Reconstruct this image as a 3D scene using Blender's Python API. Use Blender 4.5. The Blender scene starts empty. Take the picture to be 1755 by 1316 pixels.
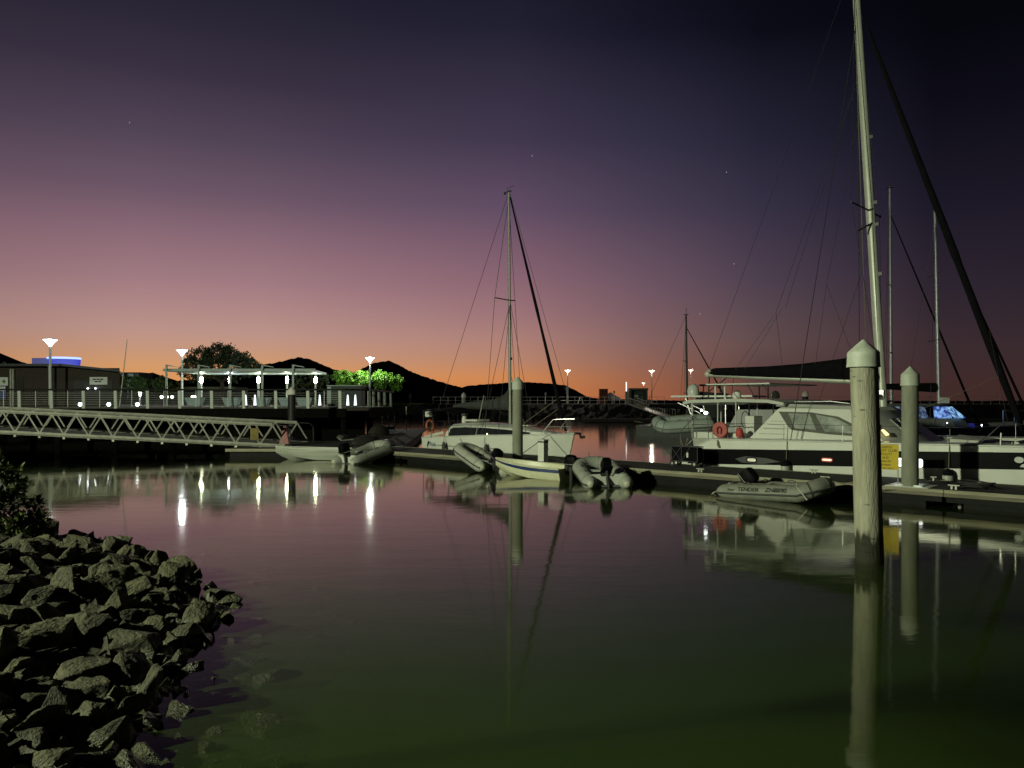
import bpy, bmesh, math, random
from math import sin, cos, pi, radians as R
from mathutils import Vector, Matrix, Euler, noise
random.seed(7)
SC = bpy.context.scene
COL = SC.collection

# ------------------------------------------------------------------ camera
F, HZ, CH = 1320.0, 690.0, 2.75            # focal length in photo pixels, horizon row, eye height
cam = bpy.data.cameras.new('camera'); camo = bpy.data.objects.new('camera', cam); COL.objects.link(camo)
camo.location = (0, 0, CH); camo.rotation_euler = (R(90), 0, 0)
cam.sensor_width = 36; cam.lens = F/1755*36; cam.shift_y = (HZ-658)/1755
cam.clip_start = .1; cam.clip_end = 20000
SC.camera = camo
def W(px, py, D):                           # a place at distance D seen at photo pixel px, py
    return Vector(((px-877.5)/F*D, D, CH-(py-HZ)/F*D))

# ------------------------------------------------------------------ dusk sky
def lin(c): return tuple(((v/255)/12.92 if v/255 <= .04045 else ((v/255+.055)/1.055)**2.4) for v in c)
w = bpy.data.worlds.new('World'); SC.world = w; w.use_nodes = True
nt = w.node_tree; N = nt.nodes; L = nt.links; N.clear()
def nd(t, **k):
    n = N.new(t)
    for a, b in k.items(): setattr(n, a, b)
    return n
tc = nd('ShaderNodeTexCoord'); sp = nd('ShaderNodeSeparateXYZ'); L.new(tc.outputs['Generated'], sp.inputs[0])
el = nd('ShaderNodeMath', operation='ARCSINE'); L.new(sp.outputs[2], el.inputs[0])
ep = nd('ShaderNodeMath', operation='MULTIPLY'); L.new(el.outputs[0], ep.inputs[0]); ep.inputs[1].default_value = 180/pi/45
az = nd('ShaderNodeMath', operation='ARCTAN2'); L.new(sp.outputs[0], az.inputs[0]); L.new(sp.outputs[1], az.inputs[1])
def ramp(st):
    r = nd('ShaderNodeValToRGB'); cr = r.color_ramp
    while len(cr.elements) > 1: cr.elements.remove(cr.elements[0])
    for i, (e, c) in enumerate(st):
        x = cr.elements[0] if i == 0 else cr.elements.new(e/45)
        x.position = e/45; x.color = (*lin(c), 1)
    L.new(ep.outputs[0], r.inputs[0]); return r.outputs[0]
RA = ramp([(0, (222, 132, 64)), (1.2, (222, 142, 74)), (2.4, (213, 152, 98)), (3.6, (198, 149, 120)), (4.8, (188, 146, 134)), (6.4, (176, 136, 133)), (8.4, (160, 121, 128)), (11.3, (138, 104, 117)), (14.2, (108, 85, 102)), (17.8, (80, 67, 85)), (21.4, (58, 49, 66)), (24.8, (42, 38, 54)), (28, (30, 28, 44)), (35, (16, 16, 28)), (45, (9, 9, 18))])
RA2 = ramp([(0, (212, 118, 52)), (1.9, (206, 132, 76)), (3.1, (186, 131, 105)), (4.8, (173, 126, 117)), (6.5, (157, 115, 118)), (9.1, (138, 100, 113)), (14, (98, 77, 100)), (18.8, (65, 55, 78)), (26, (33, 32, 49)), (32, (18, 18, 32)), (45, (7, 7, 15))])
RB = ramp([(0, (162, 92, 56)), (1.4, (157, 96, 66)), (3.05, (143, 98, 85)), (4.75, (131, 97, 95)), (6.5, (121, 91, 98)), (9, (108, 83, 98)), (13.9, (74, 62, 83)), (18.6, (51, 47, 68)), (25.5, (21, 21, 37)), (32, (10, 10, 20)), (45, (4, 4, 10))])
RB2 = ramp([(0, (88, 60, 53)), (2.1, (88, 64, 62)), (4.1, (98, 75, 75)), (6, (90, 72, 78)), (8.7, (77, 63, 78)), (13.4, (54, 48, 68)), (17.9, (36, 35, 53)), (24.6, (12, 12, 24)), (32, (5, 5, 12)), (45, (3, 3, 8))])
RCC = ramp([(0, (66, 42, 38)), (1.2, (66, 43, 41)), (3.4, (60, 44, 48)), (7.2, (46, 37, 48)), (12.5, (29, 25, 39)), (18, (15, 14, 25)), (23, (6, 6, 13)), (32, (3, 3, 8)), (45, (2, 2, 6))])
RD = ramp([(0, (30, 24, 30)), (8, (22, 20, 30)), (20, (9, 9, 17)), (45, (3, 3, 8))])
def mixby(a0, a1, c0, c1):
    m = nd('ShaderNodeMapRange'); m.inputs[1].default_value = R(a0); m.inputs[2].default_value = R(a1); L.new(az.outputs[0], m.inputs[0])
    x = nd('ShaderNodeMix', data_type='RGBA'); L.new(m.outputs[0], x.inputs[0]); L.new(c0, x.inputs[6]); L.new(c1, x.inputs[7]); return x.outputs[2]
s1 = mixby(-18, 0, RA, RA2); s1 = mixby(0, 9.6, s1, RB); s1 = mixby(9.6, 17.8, s1, RB2); s2 = mixby(17.8, 28.7, s1, RCC); s3 = mixby(28.7, 75, s2, RD); s4 = mixby(-26, -80, s3, RD)
hs = nd('ShaderNodeHueSaturation'); hs.inputs['Saturation'].default_value = .97; hs.inputs['Value'].default_value = 1.0; L.new(s4, hs.inputs['Color'])
bg = nd('ShaderNodeBackground'); L.new(hs.outputs[0], bg.inputs[0]); bg.inputs[1].default_value = 1
wo = nd('ShaderNodeOutputWorld'); L.new(bg.outputs[0], wo.inputs[0])

SC.view_settings.view_transform = 'Standard'; SC.view_settings.look = 'None'
SC.view_settings.exposure = 0; SC.view_settings.gamma = 1
cy = SC.cycles; cy.use_denoising = True; cy.max_bounces = 6; cy.diffuse_bounces = 2; cy.glossy_bounces = 4; cy.transmission_bounces = 4
cy.transparent_max_bounces = 14; cy.caustics_reflective = False; cy.caustics_refractive = False; cy.sample_clamp_indirect = 6

# ------------------------------------------------------------------ materials
MATS = {}
def mat(name, col, rough=.6, metal=0, var=.18, scale=5, bump=0, bscale=30, emit=None, es=0, stretch=(1, 1, 1), spec=.5, coat=0):
    if name in MATS: return MATS[name]
    m = bpy.data.materials.new(name); m.use_nodes = True; t = m.node_tree; b = t.nodes['Principled BSDF']
    b.inputs['Roughness'].default_value = rough; b.inputs['Metallic'].default_value = metal; b.inputs['Specular IOR Level'].default_value = spec
    b.inputs['Base Color'].default_value = (*col, 1); b.inputs['Coat Weight'].default_value = coat
    if var or bump:
        o = t.nodes.new('ShaderNodeTexCoord'); mp = t.nodes.new('ShaderNodeMapping'); mp.inputs['Scale'].default_value = stretch
        t.links.new(o.outputs['Object'], mp.inputs[0])
    if var:
        n = t.nodes.new('ShaderNodeTexNoise'); n.inputs['Scale'].default_value = scale; n.inputs['Detail'].default_value = 6; n.inputs['Roughness'].default_value = .65
        t.links.new(mp.outputs[0], n.inputs[0])
        r = t.nodes.new('ShaderNodeValToRGB'); r.color_ramp.elements[0].position = .3; r.color_ramp.elements[1].position = .7
        r.color_ramp.elements[0].color = (*[c*(1-var) for c in col], 1); r.color_ramp.elements[1].color = (*[min(1, c*(1+var*.6)) for c in col], 1)
        t.links.new(n.outputs[0], r.inputs[0]); t.links.new(r.outputs[0], b.inputs['Base Color'])
    if bump:
        n2 = t.nodes.new('ShaderNodeTexNoise'); n2.inputs['Scale'].default_value = bscale; n2.inputs['Detail'].default_value = 5
        t.links.new(mp.outputs[0], n2.inputs[0]); bp = t.nodes.new('ShaderNodeBump'); bp.inputs['Strength'].default_value = bump; bp.inputs['Distance'].default_value = .05
        t.links.new(n2.outputs[0], bp.inputs['Height']); t.links.new(bp.outputs[0], b.inputs['Normal'])
    if emit: b.inputs['Emission Color'].default_value = (*emit, 1); b.inputs['Emission Strength'].default_value = es
    MATS[name] = m; return m
def glow(name, col, es): return mat(name, (.8, .8, .8), .5, var=0, emit=col, es=es)

gel = mat('white_gelcoat', (.72, .74, .68), .28, var=.08, scale=1.5, coat=.3)
gel2 = mat('off_white_gelcoat', (.6, .62, .56), .35, var=.1, scale=2)
blackp = mat('black_paint', (.003, .003, .004), .5, var=.2, spec=.06)
rubber = mat('black_rubber', (.02, .02, .02), .7)
cover = mat('dark_canvas', (.006, .006, .008), .95, var=.35, scale=4, bump=.3, bscale=14, spec=.1)
gcover = mat('grey_canvas', (.045, .047, .045), .9, var=.3, scale=4, bump=.3, bscale=12)
steel = mat('stainless_steel', (.6, .6, .6), .22, 1, var=.05)
alu = mat('dull_aluminium', (.46, .46, .4), .5, .2, var=.3, scale=3, bump=.1)
mastm = mat('mast_aluminium', (.43, .45, .39), .4, .2, var=.12, scale=2)
mastb = mat('grey_mast', (.4, .43, .46), .35, .3, var=.1)
wire = mat('rigging_wire', (.06, .06, .065), .5, .5, var=0)
hyp = mat('grey_inflatable_fabric', (.33, .35, .3), .6, var=.2, scale=5, bump=.12, bscale=9)
hypd = mat('dark_grey_fabric', (.05, .052, .05), .7)
glass = mat('dark_window_glass', (.02, .022, .025), .06, var=0, spec=.7)
glassg = mat('cabin_window_glass', (.36, .39, .36), .08, var=.6, scale=2.2, spec=.7)
conc = mat('pile_concrete', (.24, .25, .19), .75, var=.25, scale=3, bump=.25, bscale=25, stretch=(1, 1, .35))
capm = mat('pile_cap_plastic', (.46, .5, .42), .55, var=.18, scale=6, bump=.1)
deckm = mat('weathered_deck_boards', (.024, .023, .018), .85, var=.4, scale=6, stretch=(1, 8, 1))
floatm = mat('float_plastic', (.007, .008, .008), .7, spec=.2, var=.5, scale=2.5, bump=.3, bscale=10)
whal = mat('whaler_timber', (.3, .29, .2), .75, var=.35, scale=4, stretch=(.3, 4, 4), bump=.2)
red = mat('red_cloth', (.5, .06, .05), .7, var=.25)
orange = mat('orange_plastic', (.55, .16, .06), .6)
yellow = mat('yellow_sign', (.62, .47, .03), .5, var=.08)
ink = mat('black_lettering', (.01, .01, .01), .6, var=0)
blue = mat('blue_paint', (.02, .035, .13), .35, var=.15)
rope = mat('rope', (.2, .17, .12), .9)
navy = mat('dark_steel_rail', (.012, .013, .014), .5, var=0)
brick = mat('brown_brick', (.04, .032, .025), .85, var=.4, scale=3, bump=.4, bscale=12, stretch=(1, 1, 3))
postm = mat('pale_rail_post', (.5, .55, .5), .5, var=.12)
teal = mat('pale_teal_steel', (.38, .47, .46), .5, var=.1)
roofm = mat('dark_roof_sheet', (.06, .065, .07), .5, var=.2)
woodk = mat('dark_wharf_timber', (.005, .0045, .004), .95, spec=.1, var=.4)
paving = mat('paving', (.24, .2, .19), .8, var=.25, scale=.8)
whitep = mat('white_board', (.62, .66, .64), .5, var=.06)

# ------------------------------------------------------------------ building helpers
class MB:
    def __init__(s): s.v = []; s.f = []
    def box(s, c, d, rot=None):
        i = len(s.v); c = Vector(c)
        for a in (-1, 1):
            for b in (-1, 1):
                for e in (-1, 1):
                    p = Vector((a*d[0]/2, b*d[1]/2, e*d[2]/2))
                    if rot is not None: p = rot @ p
                    s.v.append(c+p)
        for q in ((0, 1, 3, 2), (4, 6, 7, 5), (0, 4, 5, 1), (2, 3, 7, 6), (0, 2, 6, 4), (1, 5, 7, 3)): s.f.append([i+k for k in q])
        return s
    def tube(s, pts, r, n=8, cap=True, flat=1.0):
        pts = [Vector(p) for p in pts]; m = len(pts)
        if not hasattr(r, '__len__'): r = [r]*m
        i0 = len(s.v); up = None
        for k, p in enumerate(pts):
            t = (pts[min(k+1, m-1)]-pts[max(k-1, 0)]).normalized()
            if up is None: up = Vector((0, 0, 1)) if abs(t.z) < .9 else Vector((1, 0, 0))
            a = (up - t*up.dot(t)).normalized(); b = t.cross(a); up = a
            for j in range(n): s.v.append(p + (a*cos(2*pi*j/n) + b*sin(2*pi*j/n)*flat)*r[k])
        for k in range(m-1):
            for j in range(n):
                s.f.append([i0+k*n+j, i0+k*n+(j+1) % n, i0+(k+1)*n+(j+1) % n, i0+(k+1)*n+j])
        if cap: s.f.append([i0+j for j in range(n)][::-1]); s.f.append([i0+(m-1)*n+j for j in range(n)])
        return s
    def loft(s, rings, closed=True, cap=True):
        i0 = len(s.v); n = len(rings[0])
        for r_ in rings: s.v += [Vector(p) for p in r_]
        for k in range(len(rings)-1):
            for j in range(n if closed else n-1):
                s.f.append([i0+k*n+j, i0+k*n+(j+1) % n, i0+(k+1)*n+(j+1) % n, i0+(k+1)*n+j])
        if cap and closed: s.f.append([i0+j for j in range(n)][::-1]); s.f.append([i0+(len(rings)-1)*n+j for j in range(n)])
        return s
    def lathe(s, prof, n=16, c=(0, 0, 0)):
        c = Vector(c)
        return s.loft([[c+Vector((max(r_, .0005)*cos(2*pi*j/n), max(r_, .0005)*sin(2*pi*j/n), z)) for j in range(n)] for r_, z in prof])
    def prism(s, pts, ex):
        a = [Vector(p) for p in pts]; ex = Vector(ex); return s.loft([a, [p+ex for p in a]])
    def ball(s, c, r, n=10):
        r = (r, r, r) if not hasattr(r, '__len__') else r; c = Vector(c)
        rings = [[c+Vector((r[0]*sin(pi*k/n)*cos(2*pi*j/n) if 0 < k < n else 1e-4*cos(2*pi*j/n), r[1]*sin(pi*k/n)*sin(2*pi*j/n) if 0 < k < n else 1e-4*sin(2*pi*j/n), -r[2]*cos(pi*k/n))) for j in range(n)] for k in range(n+1)]
        return s.loft(rings)
    def quad(s, *p):
        i = len(s.v); s.v += [Vector(q) for q in p]; s.f.append(list(range(i, i+len(p)))); return s
    def mesh(s, name, m, smooth=None):
        me = bpy.data.meshes.new(name); me.from_pydata([tuple(q) for q in s.v], [], s.f)
        bm = bmesh.new(); bm.from_mesh(me); bmesh.ops.recalc_face_normals(bm, faces=bm.faces); bm.to_mesh(me); bm.free()
        if m: me.materials.append(m)
        if smooth is not None:
            me.shade_smooth(); me.set_sharp_from_angle(angle=R(smooth))
        return me
    def build(s, name, m, parent=None, smooth=None, loc=None, rot=None, kind=None):
        return obj(name, s.mesh(name, m, smooth), parent, loc, rot, kind)
def obj(name, me, parent=None, loc=None, rot=None, kind=None):
    o = bpy.data.objects.new(name, me); COL.objects.link(o); o.parent = parent
    if loc is not None: o.location = loc
    if rot is not None: o.rotation_euler = rot
    if kind: o['kind'] = kind
    return o
def tag(o, label, cat, group=None):
    o['label'] = label; o['category'] = cat
    if group: o['group'] = group
    return o
def thing(name, label, cat, loc=(0, 0, 0), rz=0, group=None, rot=None):
    o = bpy.data.objects.new(name, None); COL.objects.link(o); o.location = loc; o.rotation_euler = rot or (0, 0, rz); o.empty_display_size = .2
    return tag(o, label, cat, group)
def dup(root, loc, rz=None, label=None):
    def cp(o, par):
        c = o.copy(); COL.objects.link(c); c.parent = par
        for ch in list(o.children): cp(ch, c)
        return c
    r_ = cp(root, None); r_.location = loc
    if rz is not None: r_.rotation_euler = (0, 0, rz)
    if label: r_['label'] = label
    return r_
def text(name, s, size, m, parent, loc, rot, align='LEFT', sx=1):
    cu = bpy.data.curves.new('t', 'FONT'); cu.body = s; cu.size = size; cu.align_x = align; cu.extrude = .0015
    to = bpy.data.objects.new('t', cu); COL.objects.link(to)
    me = bpy.data.meshes.new_from_object(to.evaluated_get(bpy.context.evaluated_depsgraph_get()))
    bpy.data.objects.remove(to); me.materials.clear(); me.materials.append(m)
    o = obj(name, me, parent, loc, rot); o.scale = (sx, 1, 1); return o
def lerp(a, b, t): return a+(b-a)*t
def tab(x, xs, ys):
    if x <= xs[0]: return ys[0]
    for i in range(len(xs)-1):
        if x <= xs[i+1]: return lerp(ys[i], ys[i+1], (x-xs[i])/(xs[i+1]-xs[i]))
    return ys[-1]

# ------------------------------------------------------------------ water
def wmat():
    m = bpy.data.materials.new('harbour_water'); m.use_nodes = True; t = m.node_tree; t.nodes.clear(); q = t.nodes.new; k = t.links.new
    o = q('ShaderNodeTexCoord'); mp = q('ShaderNodeMapping'); mp.inputs['Scale'].default_value = (.55, 1.5, 1); k(o.outputs['Object'], mp.inputs[0])
    n = q('ShaderNodeTexNoise'); n.inputs['Scale'].default_value = 1.1; n.inputs['Detail'].default_value = 3; n.inputs['Roughness'].default_value = .5; k(mp.outputs[0], n.inputs[0])
    n2 = q('ShaderNodeTexNoise'); n2.inputs['Scale'].default_value = .12; n2.inputs['Detail'].default_value = 2; k(o.outputs['Object'], n2.inputs[0])
    mr = q('ShaderNodeMapRange'); mr.inputs[1].default_value = .35; mr.inputs[2].default_value = .7; mr.inputs[3].default_value = .45; mr.inputs[4].default_value = 1.0; k(n2.outputs[0], mr.inputs[0])
    mu = q('ShaderNodeMath'); mu.operation = 'MULTIPLY'; k(n.outputs[0], mu.inputs[0]); k(mr.outputs[0], mu.inputs[1])
    b = q('ShaderNodeBump'); b.inputs['Strength'].default_value = 1; b.inputs['Distance'].default_value = .0042
    n3 = q('ShaderNodeTexNoise'); n3.inputs['Scale'].default_value = 5.5; n3.inputs['Detail'].default_value = 2; k(mp.outputs[0], n3.inputs[0])
    ad = q('ShaderNodeMath'); ad.operation = 'MULTIPLY_ADD'; k(n3.outputs[0], ad.inputs[0]); ad.inputs[1].default_value = .17; k(mu.outputs[0], ad.inputs[2]); k(ad.outputs[0], b.inputs['Height'])
    ge = q('ShaderNodeNewGeometry'); dt = q('ShaderNodeVectorMath'); dt.operation = 'DOT_PRODUCT'; k(ge.outputs['Incoming'], dt.inputs[0]); k(b.outputs[0], dt.inputs[1])
    def mth(op, a, v2=None, v3=None):
        x = q('ShaderNodeMath'); x.operation = op; x.use_clamp = op == 'MULTIPLY_ADD'
        if hasattr(a, 'links'): k(a, x.inputs[0])
        else: x.inputs[0].default_value = a
        for i_, v_ in ((1, v2), (2, v3)):
            if v_ is None: continue
            if hasattr(v_, 'links'): k(v_, x.inputs[i_])
            else: x.inputs[i_].default_value = v_
        return x.outputs[0]
    fr = mth('MULTIPLY_ADD', mth('POWER', mth('SUBTRACT', 1.0, mth('ABSOLUTE', dt.outputs['Value'])), 5.0), .98, .02)
    tr = q('ShaderNodeBsdfTransparent'); tr.inputs[0].default_value = (.86, .88, .8, 1)
    gl = q('ShaderNodeBsdfGlossy'); gl.inputs['Roughness'].default_value = .058; gl.inputs['Color'].default_value = (1, .97, .92, 1); k(b.outputs[0], gl.inputs['Normal'])
    mx = q('ShaderNodeMixShader'); k(fr, mx.inputs[0]); k(tr.outputs[0], mx.inputs[1]); k(gl.outputs[0], mx.inputs[2])
    out = q('ShaderNodeOutputMaterial'); k(mx.outputs[0], out.inputs[0]); return m
def murk(name, op):
    m = bpy.data.materials.new(name); m.use_nodes = True; t = m.node_tree; t.nodes.clear(); q = t.nodes.new; k = t.links.new
    d = q('ShaderNodeBsdfDiffuse'); d.inputs[0].default_value = (.072, .112, .03, 1)
    tr = q('ShaderNodeBsdfTransparent'); mx = q('ShaderNodeMixShader'); mx.inputs[0].default_value = op
    k(tr.outputs[0], mx.inputs[1]); k(d.outputs[0], mx.inputs[2]); out = q('ShaderNodeOutputMaterial'); k(mx.outputs[0], out.inputs[0]); return m
def sheet(name, x0, x1, y0, y1, z, m):
    o = MB().quad((x0, y0, z), (x1, y0, z), (x1, y1, z), (x0, y1, z)).build(name, m); o['kind'] = 'structure'; return o
sheet('water', -3000, 3000, -60, 9000, 0, wmat())
for i, (z, op) in enumerate(((-.05, .3), (-.14, .38), (-.27, .5), (-.45, .65))): sheet('murky_water', -14, 30, -6, 60, z, murk('silt_%d' % i, op))
sheet('seabed', -3000, 3000, -60, 9000, -1.6, murk('silt_bed', 1))

# ------------------------------------------------------------------ near bank and its rocks
SH = [(-1.4, 2.6), (-2.75, 5.0), (-2.95, 6.7), (-3.15, 7.9), (-3.4, 9.3), (-3.7, 10.4), (-4.5, 12.0), (-6.3, 14.2), (-8.5, 15.9), (-12, 17.3), (-22, 19), (-70, 22), (-70, -60), (70, -60), (70, -8), (12, -4), (3, -1.5), (-.2, .8)]
def shore(x, y):
    best = 1e9; ins = False
    for i in range(len(SH)):
        ax, ay = SH[i]; bx, by = SH[(i+1) % len(SH)]
        dx, dy = bx-ax, by-ay; t = max(0, min(1, ((x-ax)*dx+(y-ay)*dy)/(dx*dx+dy*dy)))
        best = min(best, math.hypot(x-ax-t*dx, y-ay-t*dy))
        if (ay > y) != (by > y) and x < (bx-ax)*(y-ay)/(by-ay)+ax: ins = not ins
    return best if ins else -best
def bankz(x, y):
    s = shore(x, y)
    return min(.18*s, 1.1+.01*s)-.12 if s > 0 else max(-1.5, .13*s-.12 if s > -1.8 else .5*(s+1.8)-.354)
b = MB(); nx, ny = 76, 70
for j in range(ny):
    for i in range(nx):
        x = -40+i*.6; y = -18+j*.6
        b.v.append((x, y, bankz(x, y)+.07*noise.noise((x*1.3, y*1.3, 0))))
for j in range(ny-1):
    for i in range(nx-1): b.f.append([j*nx+i, j*nx+i+1, (j+1)*nx+i+1, (j+1)*nx+i])
rockm = mat('shore_rock', (.068, .066, .034), .85, var=.65, scale=3.5, bump=.9, bscale=14, stretch=(1, 1, 2.2))
soil = mat('bank_soil', (.03, .03, .02), .95, var=.4, bump=.5)
bank = b.build('rock_bank', soil, None, 60); bank['kind'] = 'structure'
def rock_mesh(seed):
    rnd = random.Random(seed); bm = bmesh.new()
    sx, sy, sz = 1, rnd.uniform(.6, .95), rnd.uniform(.36, .66)
    for _ in range(rnd.randint(10, 15)):
        v = Vector((rnd.gauss(0, 1), rnd.gauss(0, 1), rnd.gauss(0, 1))).normalized()*rnd.uniform(.8, 1.05)
        v = Vector((math.copysign(abs(v.x)**.7, v.x), math.copysign(abs(v.y)**.7, v.y), math.copysign(abs(v.z)**.55, v.z)))
        bm.verts.new((v.x*sx*.5, v.y*sy*.5, v.z*sz*.5))
    r_ = bmesh.ops.convex_hull(bm, input=bm.verts)
    bmesh.ops.delete(bm, geom=[v for v in bm.verts if not v.link_faces], context='VERTS')
    bmesh.ops.triangulate(bm, faces=bm.faces)
    bmesh.ops.bevel(bm, geom=list(bm.edges), offset=.018, segments=1, affect='EDGES')
    bmesh.ops.triangulate(bm, faces=bm.faces)
    for _ in range(5):
        es = [e for e in bm.edges if e.calc_length() > .075]
        if not es: break
        bmesh.ops.subdivide_edges(bm, edges=es, cuts=1); bmesh.ops.triangulate(bm, faces=bm.faces)
    bm.normal_update(); off = rnd.uniform(0, 90)
    tilt = Euler((rnd.uniform(-.7, .7), rnd.uniform(-.7, .7), 0)).to_matrix()
    for v in bm.verts:
        p = v.co+Vector((off, 0, 0)); q = tilt @ v.co
        d = .024*noise.fractal(p*3.2, 1, 2, 4)+.016*noise.noise(Vector((q.x*2, q.y*2, q.z*20))+Vector((off, 0, 0)))+.01*noise.noise(p*16)
        v.co += v.normal*d
    me = bpy.data.meshes.new('rock'); bm.to_mesh(me); bm.free(); me.materials.append(rockm)
    me.shade_smooth(); me.set_sharp_from_angle(angle=R(22)); return me
RK = [rock_mesh(100+i) for i in range(16)]
rr = random.Random(21); placed = []
def try_rock(x, y, size, sink=.18, tilt=.55):
    for (a, c, s_) in placed:
        if math.hypot(a-x, c-y) < (s_+size)*.27: return
    placed.append((x, y, size))
    o = obj('rock', rr.choice(RK), bank, (x, y, bankz(x, y)+size*sink), (rr.gauss(0, tilt), rr.gauss(0, tilt), rr.uniform(0, 6.28)))
    o.scale = (size, size*rr.uniform(.8, 1.1), size*rr.uniform(.8, 1.25))
for big, tries in ((1, 1500), (0, 5000)):
    for _ in range(tries):
        if rr.random() < .5: y = rr.uniform(4.2, 17.6); x = rr.uniform(-.69*y-.5, -2.0)
        else: py = rr.uniform(905, 1390); y = 2.45*F/(py-HZ); x = (rr.uniform(-40, 470)-877.5)/F*y
        s = shore(x, y)
        if s < -1.9 or len(placed) > (170 if big else 296): continue
        if s < -.35 and (rr.random() < .75 or not big): continue
        if big and -.5 < s < .3: continue
        size = rr.uniform(.42, .82)*rr.uniform(.8, 1) if big else rr.uniform(.25, .5)
        try_rock(x, y, size*(.9 if s < 0 else 1), (-.08 if s < -.3 else -.05) if s < 0 else .14, .25 if s < -.3 else .55)
rb = MB(); r2 = random.Random(5)
for _ in range(1500):
    y = r2.uniform(4, 17.5); x = r2.uniform(-.7*y-.5, -2.2); s = shore(x, y)
    if s < .15: continue
    c = Vector((x, y, bankz(x, y)+.03)); z = r2.uniform(.06, .17); i = len(rb.v); M3 = Euler((r2.uniform(0, 6), r2.uniform(0, 6), r2.uniform(0, 6))).to_matrix()
    rb.v += [c+M3 @ Vector((p[0]*z*r2.uniform(.7, 1.2), p[1]*z*r2.uniform(.7, 1.2), p[2]*z*r2.uniform(.5, 1))) for p in ((1, 0, 0), (-1, 0, 0), (0, 1, 0), (0, -1, 0), (0, 0, 1), (0, 0, -1), (.6, .6, .6), (-.6, .6, .6))]
    rb.f += [[i+a for a in f_] for f_ in ((0, 6, 4), (6, 2, 7), (4, 6, 7), (4, 7, 1), (7, 2, 1), (0, 2, 6), (0, 4, 3), (4, 1, 3), (0, 5, 2), (2, 5, 1), (1, 5, 3), (3, 5, 0))]
rb.build('rubble', rockm, bank, None, None, None, 'stuff')
def wet(m):
    t = m.node_tree; b_ = t.nodes['Principled BSDF']; src = b_.inputs['Base Color'].links[0].from_socket; q = t.nodes.new; k = t.links.new
    oi = q('ShaderNodeObjectInfo'); mr0 = q('ShaderNodeMapRange'); mr0.inputs[3].default_value = .62; mr0.inputs[4].default_value = 1.3; k(oi.outputs['Random'], mr0.inputs[0])
    mu = q('ShaderNodeMix'); mu.data_type = 'RGBA'; mu.blend_type = 'MULTIPLY'; mu.inputs[0].default_value = 1; k(src, mu.inputs[6]); k(mr0.outputs[0], mu.inputs[7])
    g = q('ShaderNodeNewGeometry'); sx = q('ShaderNodeSeparateXYZ'); k(g.outputs['Position'], sx.inputs[0])
    n = q('ShaderNodeTexNoise'); n.inputs['Scale'].default_value = 4; k(g.outputs['Position'], n.inputs[0])
    a = q('ShaderNodeMath'); a.operation = 'MULTIPLY_ADD'; k(n.outputs[0], a.inputs[0]); a.inputs[1].default_value = -.2; k(sx.outputs[2], a.inputs[2])
    mr = q('ShaderNodeMapRange'); mr.inputs[1].default_value = -.03; mr.inputs[2].default_value = .06; k(a.outputs[0], mr.inputs[0])
    mx = q('ShaderNodeMix'); mx.data_type = 'RGBA'; k(mr.outputs[0], mx.inputs[0]); mx.inputs[6].default_value = (.05, .052, .024, 1); k(mu.outputs[2], mx.inputs[7]); k(mx.outputs[2], b_.inputs['Base Color'])
    rg_ = q('ShaderNodeMapRange'); rg_.inputs[3].default_value = .35; rg_.inputs[4].default_value = .88; k(mr.outputs[0], rg_.inputs[0]); k(rg_.outputs[0], b_.inputs['Roughness'])
wet(rockm)
bpy.context.view_layer.update()

# ------------------------------------------------------------------ key light: floodlight mast on the bank behind the photographer
KEY = Vector((-27, -1.5, 11))
t = thing('floodlight_mast', 'tall steel floodlight mast on the rocky bank behind the bush', 'light mast', (KEY.x, KEY.y, bankz(KEY.x, KEY.y)))
h = KEY.z-t.location.z
MB().tube([(0, 0, 0), (0, 0, h+.9)], [.12, .07], 12).build('pole', alu, t, 40)
MB().box((0, 0, h+.75), (.9, .5, .16)).build('lamp_head', alu, t)
MB().box((0, 0, h+.655), (.7, .4, .02)).build('lamp_glass', glow('flood_glass', (.95, 1, .72), 30), t)
li = bpy.data.lights.new('floodlight', 'POINT'); li.energy = 50000; li.color = (.93, 1, .68); li.shadow_soft_size = .4
lo = bpy.data.objects.new('floodlight', li); COL.objects.link(lo); lo.parent = t; lo.location = (.25, .25, h+.25)

# ------------------------------------------------------------------ foliage
def leaf(b, p, d, up, ln, wd):
    d = d.normalized(); s = d.cross(up)
    if s.length < .01: s = Vector((1, 0, 0))
    s.normalize(); i = len(b.v); n = s.cross(d)
    b.v += [p, p+d*ln*.45+s*wd*.5+n*wd*.12, p+d*ln-n*ln*.08, p+d*ln*.45-s*wd*.5+n*wd*.12]; b.f += [[i, i+1, i+2], [i, i+2, i+3]]
def rv(rnd): return Vector((rnd.gauss(0, 1), rnd.gauss(0, 1), rnd.gauss(0, 1))).normalized()
def leafmat(name, col):
    m = mat(name, col, .5, var=.45, scale=2.5)
    return m
def bush(name, label, loc, blobs, n, ls, col, seed):
    rnd = random.Random(seed); t = thing(name, label, 'bush', loc); b = MB(); st = MB()
    for _ in range(n):
        c, r_ = rnd.choice(blobs); d = rv(rnd); p = Vector(c)+Vector((d.x*r_[0], d.y*r_[1], d.z*r_[2]))*rnd.uniform(.72, 1.05)
        if p.z < .05: continue
        ax = (d+Vector((0, 0, .7))).normalized()
        for _ in range(rnd.randint(6, 10)): leaf(b, p+rv(rnd)*.02, ax*.6+rv(rnd)*.85, Vector((0, 0, 1)), ls*rnd.uniform(.7, 1.2), ls*.42)
    for c, r_ in blobs: st.tube([(c[0]*.3, c[1]*.3, -.3), (c[0]*.7, c[1]*.7, c[2]*.4), c], [.05, .035, .015], 6)
    b.build('foliage', leafmat('leaf_'+name, col), t); st.build('stem', mat('bark', (.06, .045, .03), .9), t); return t
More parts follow.
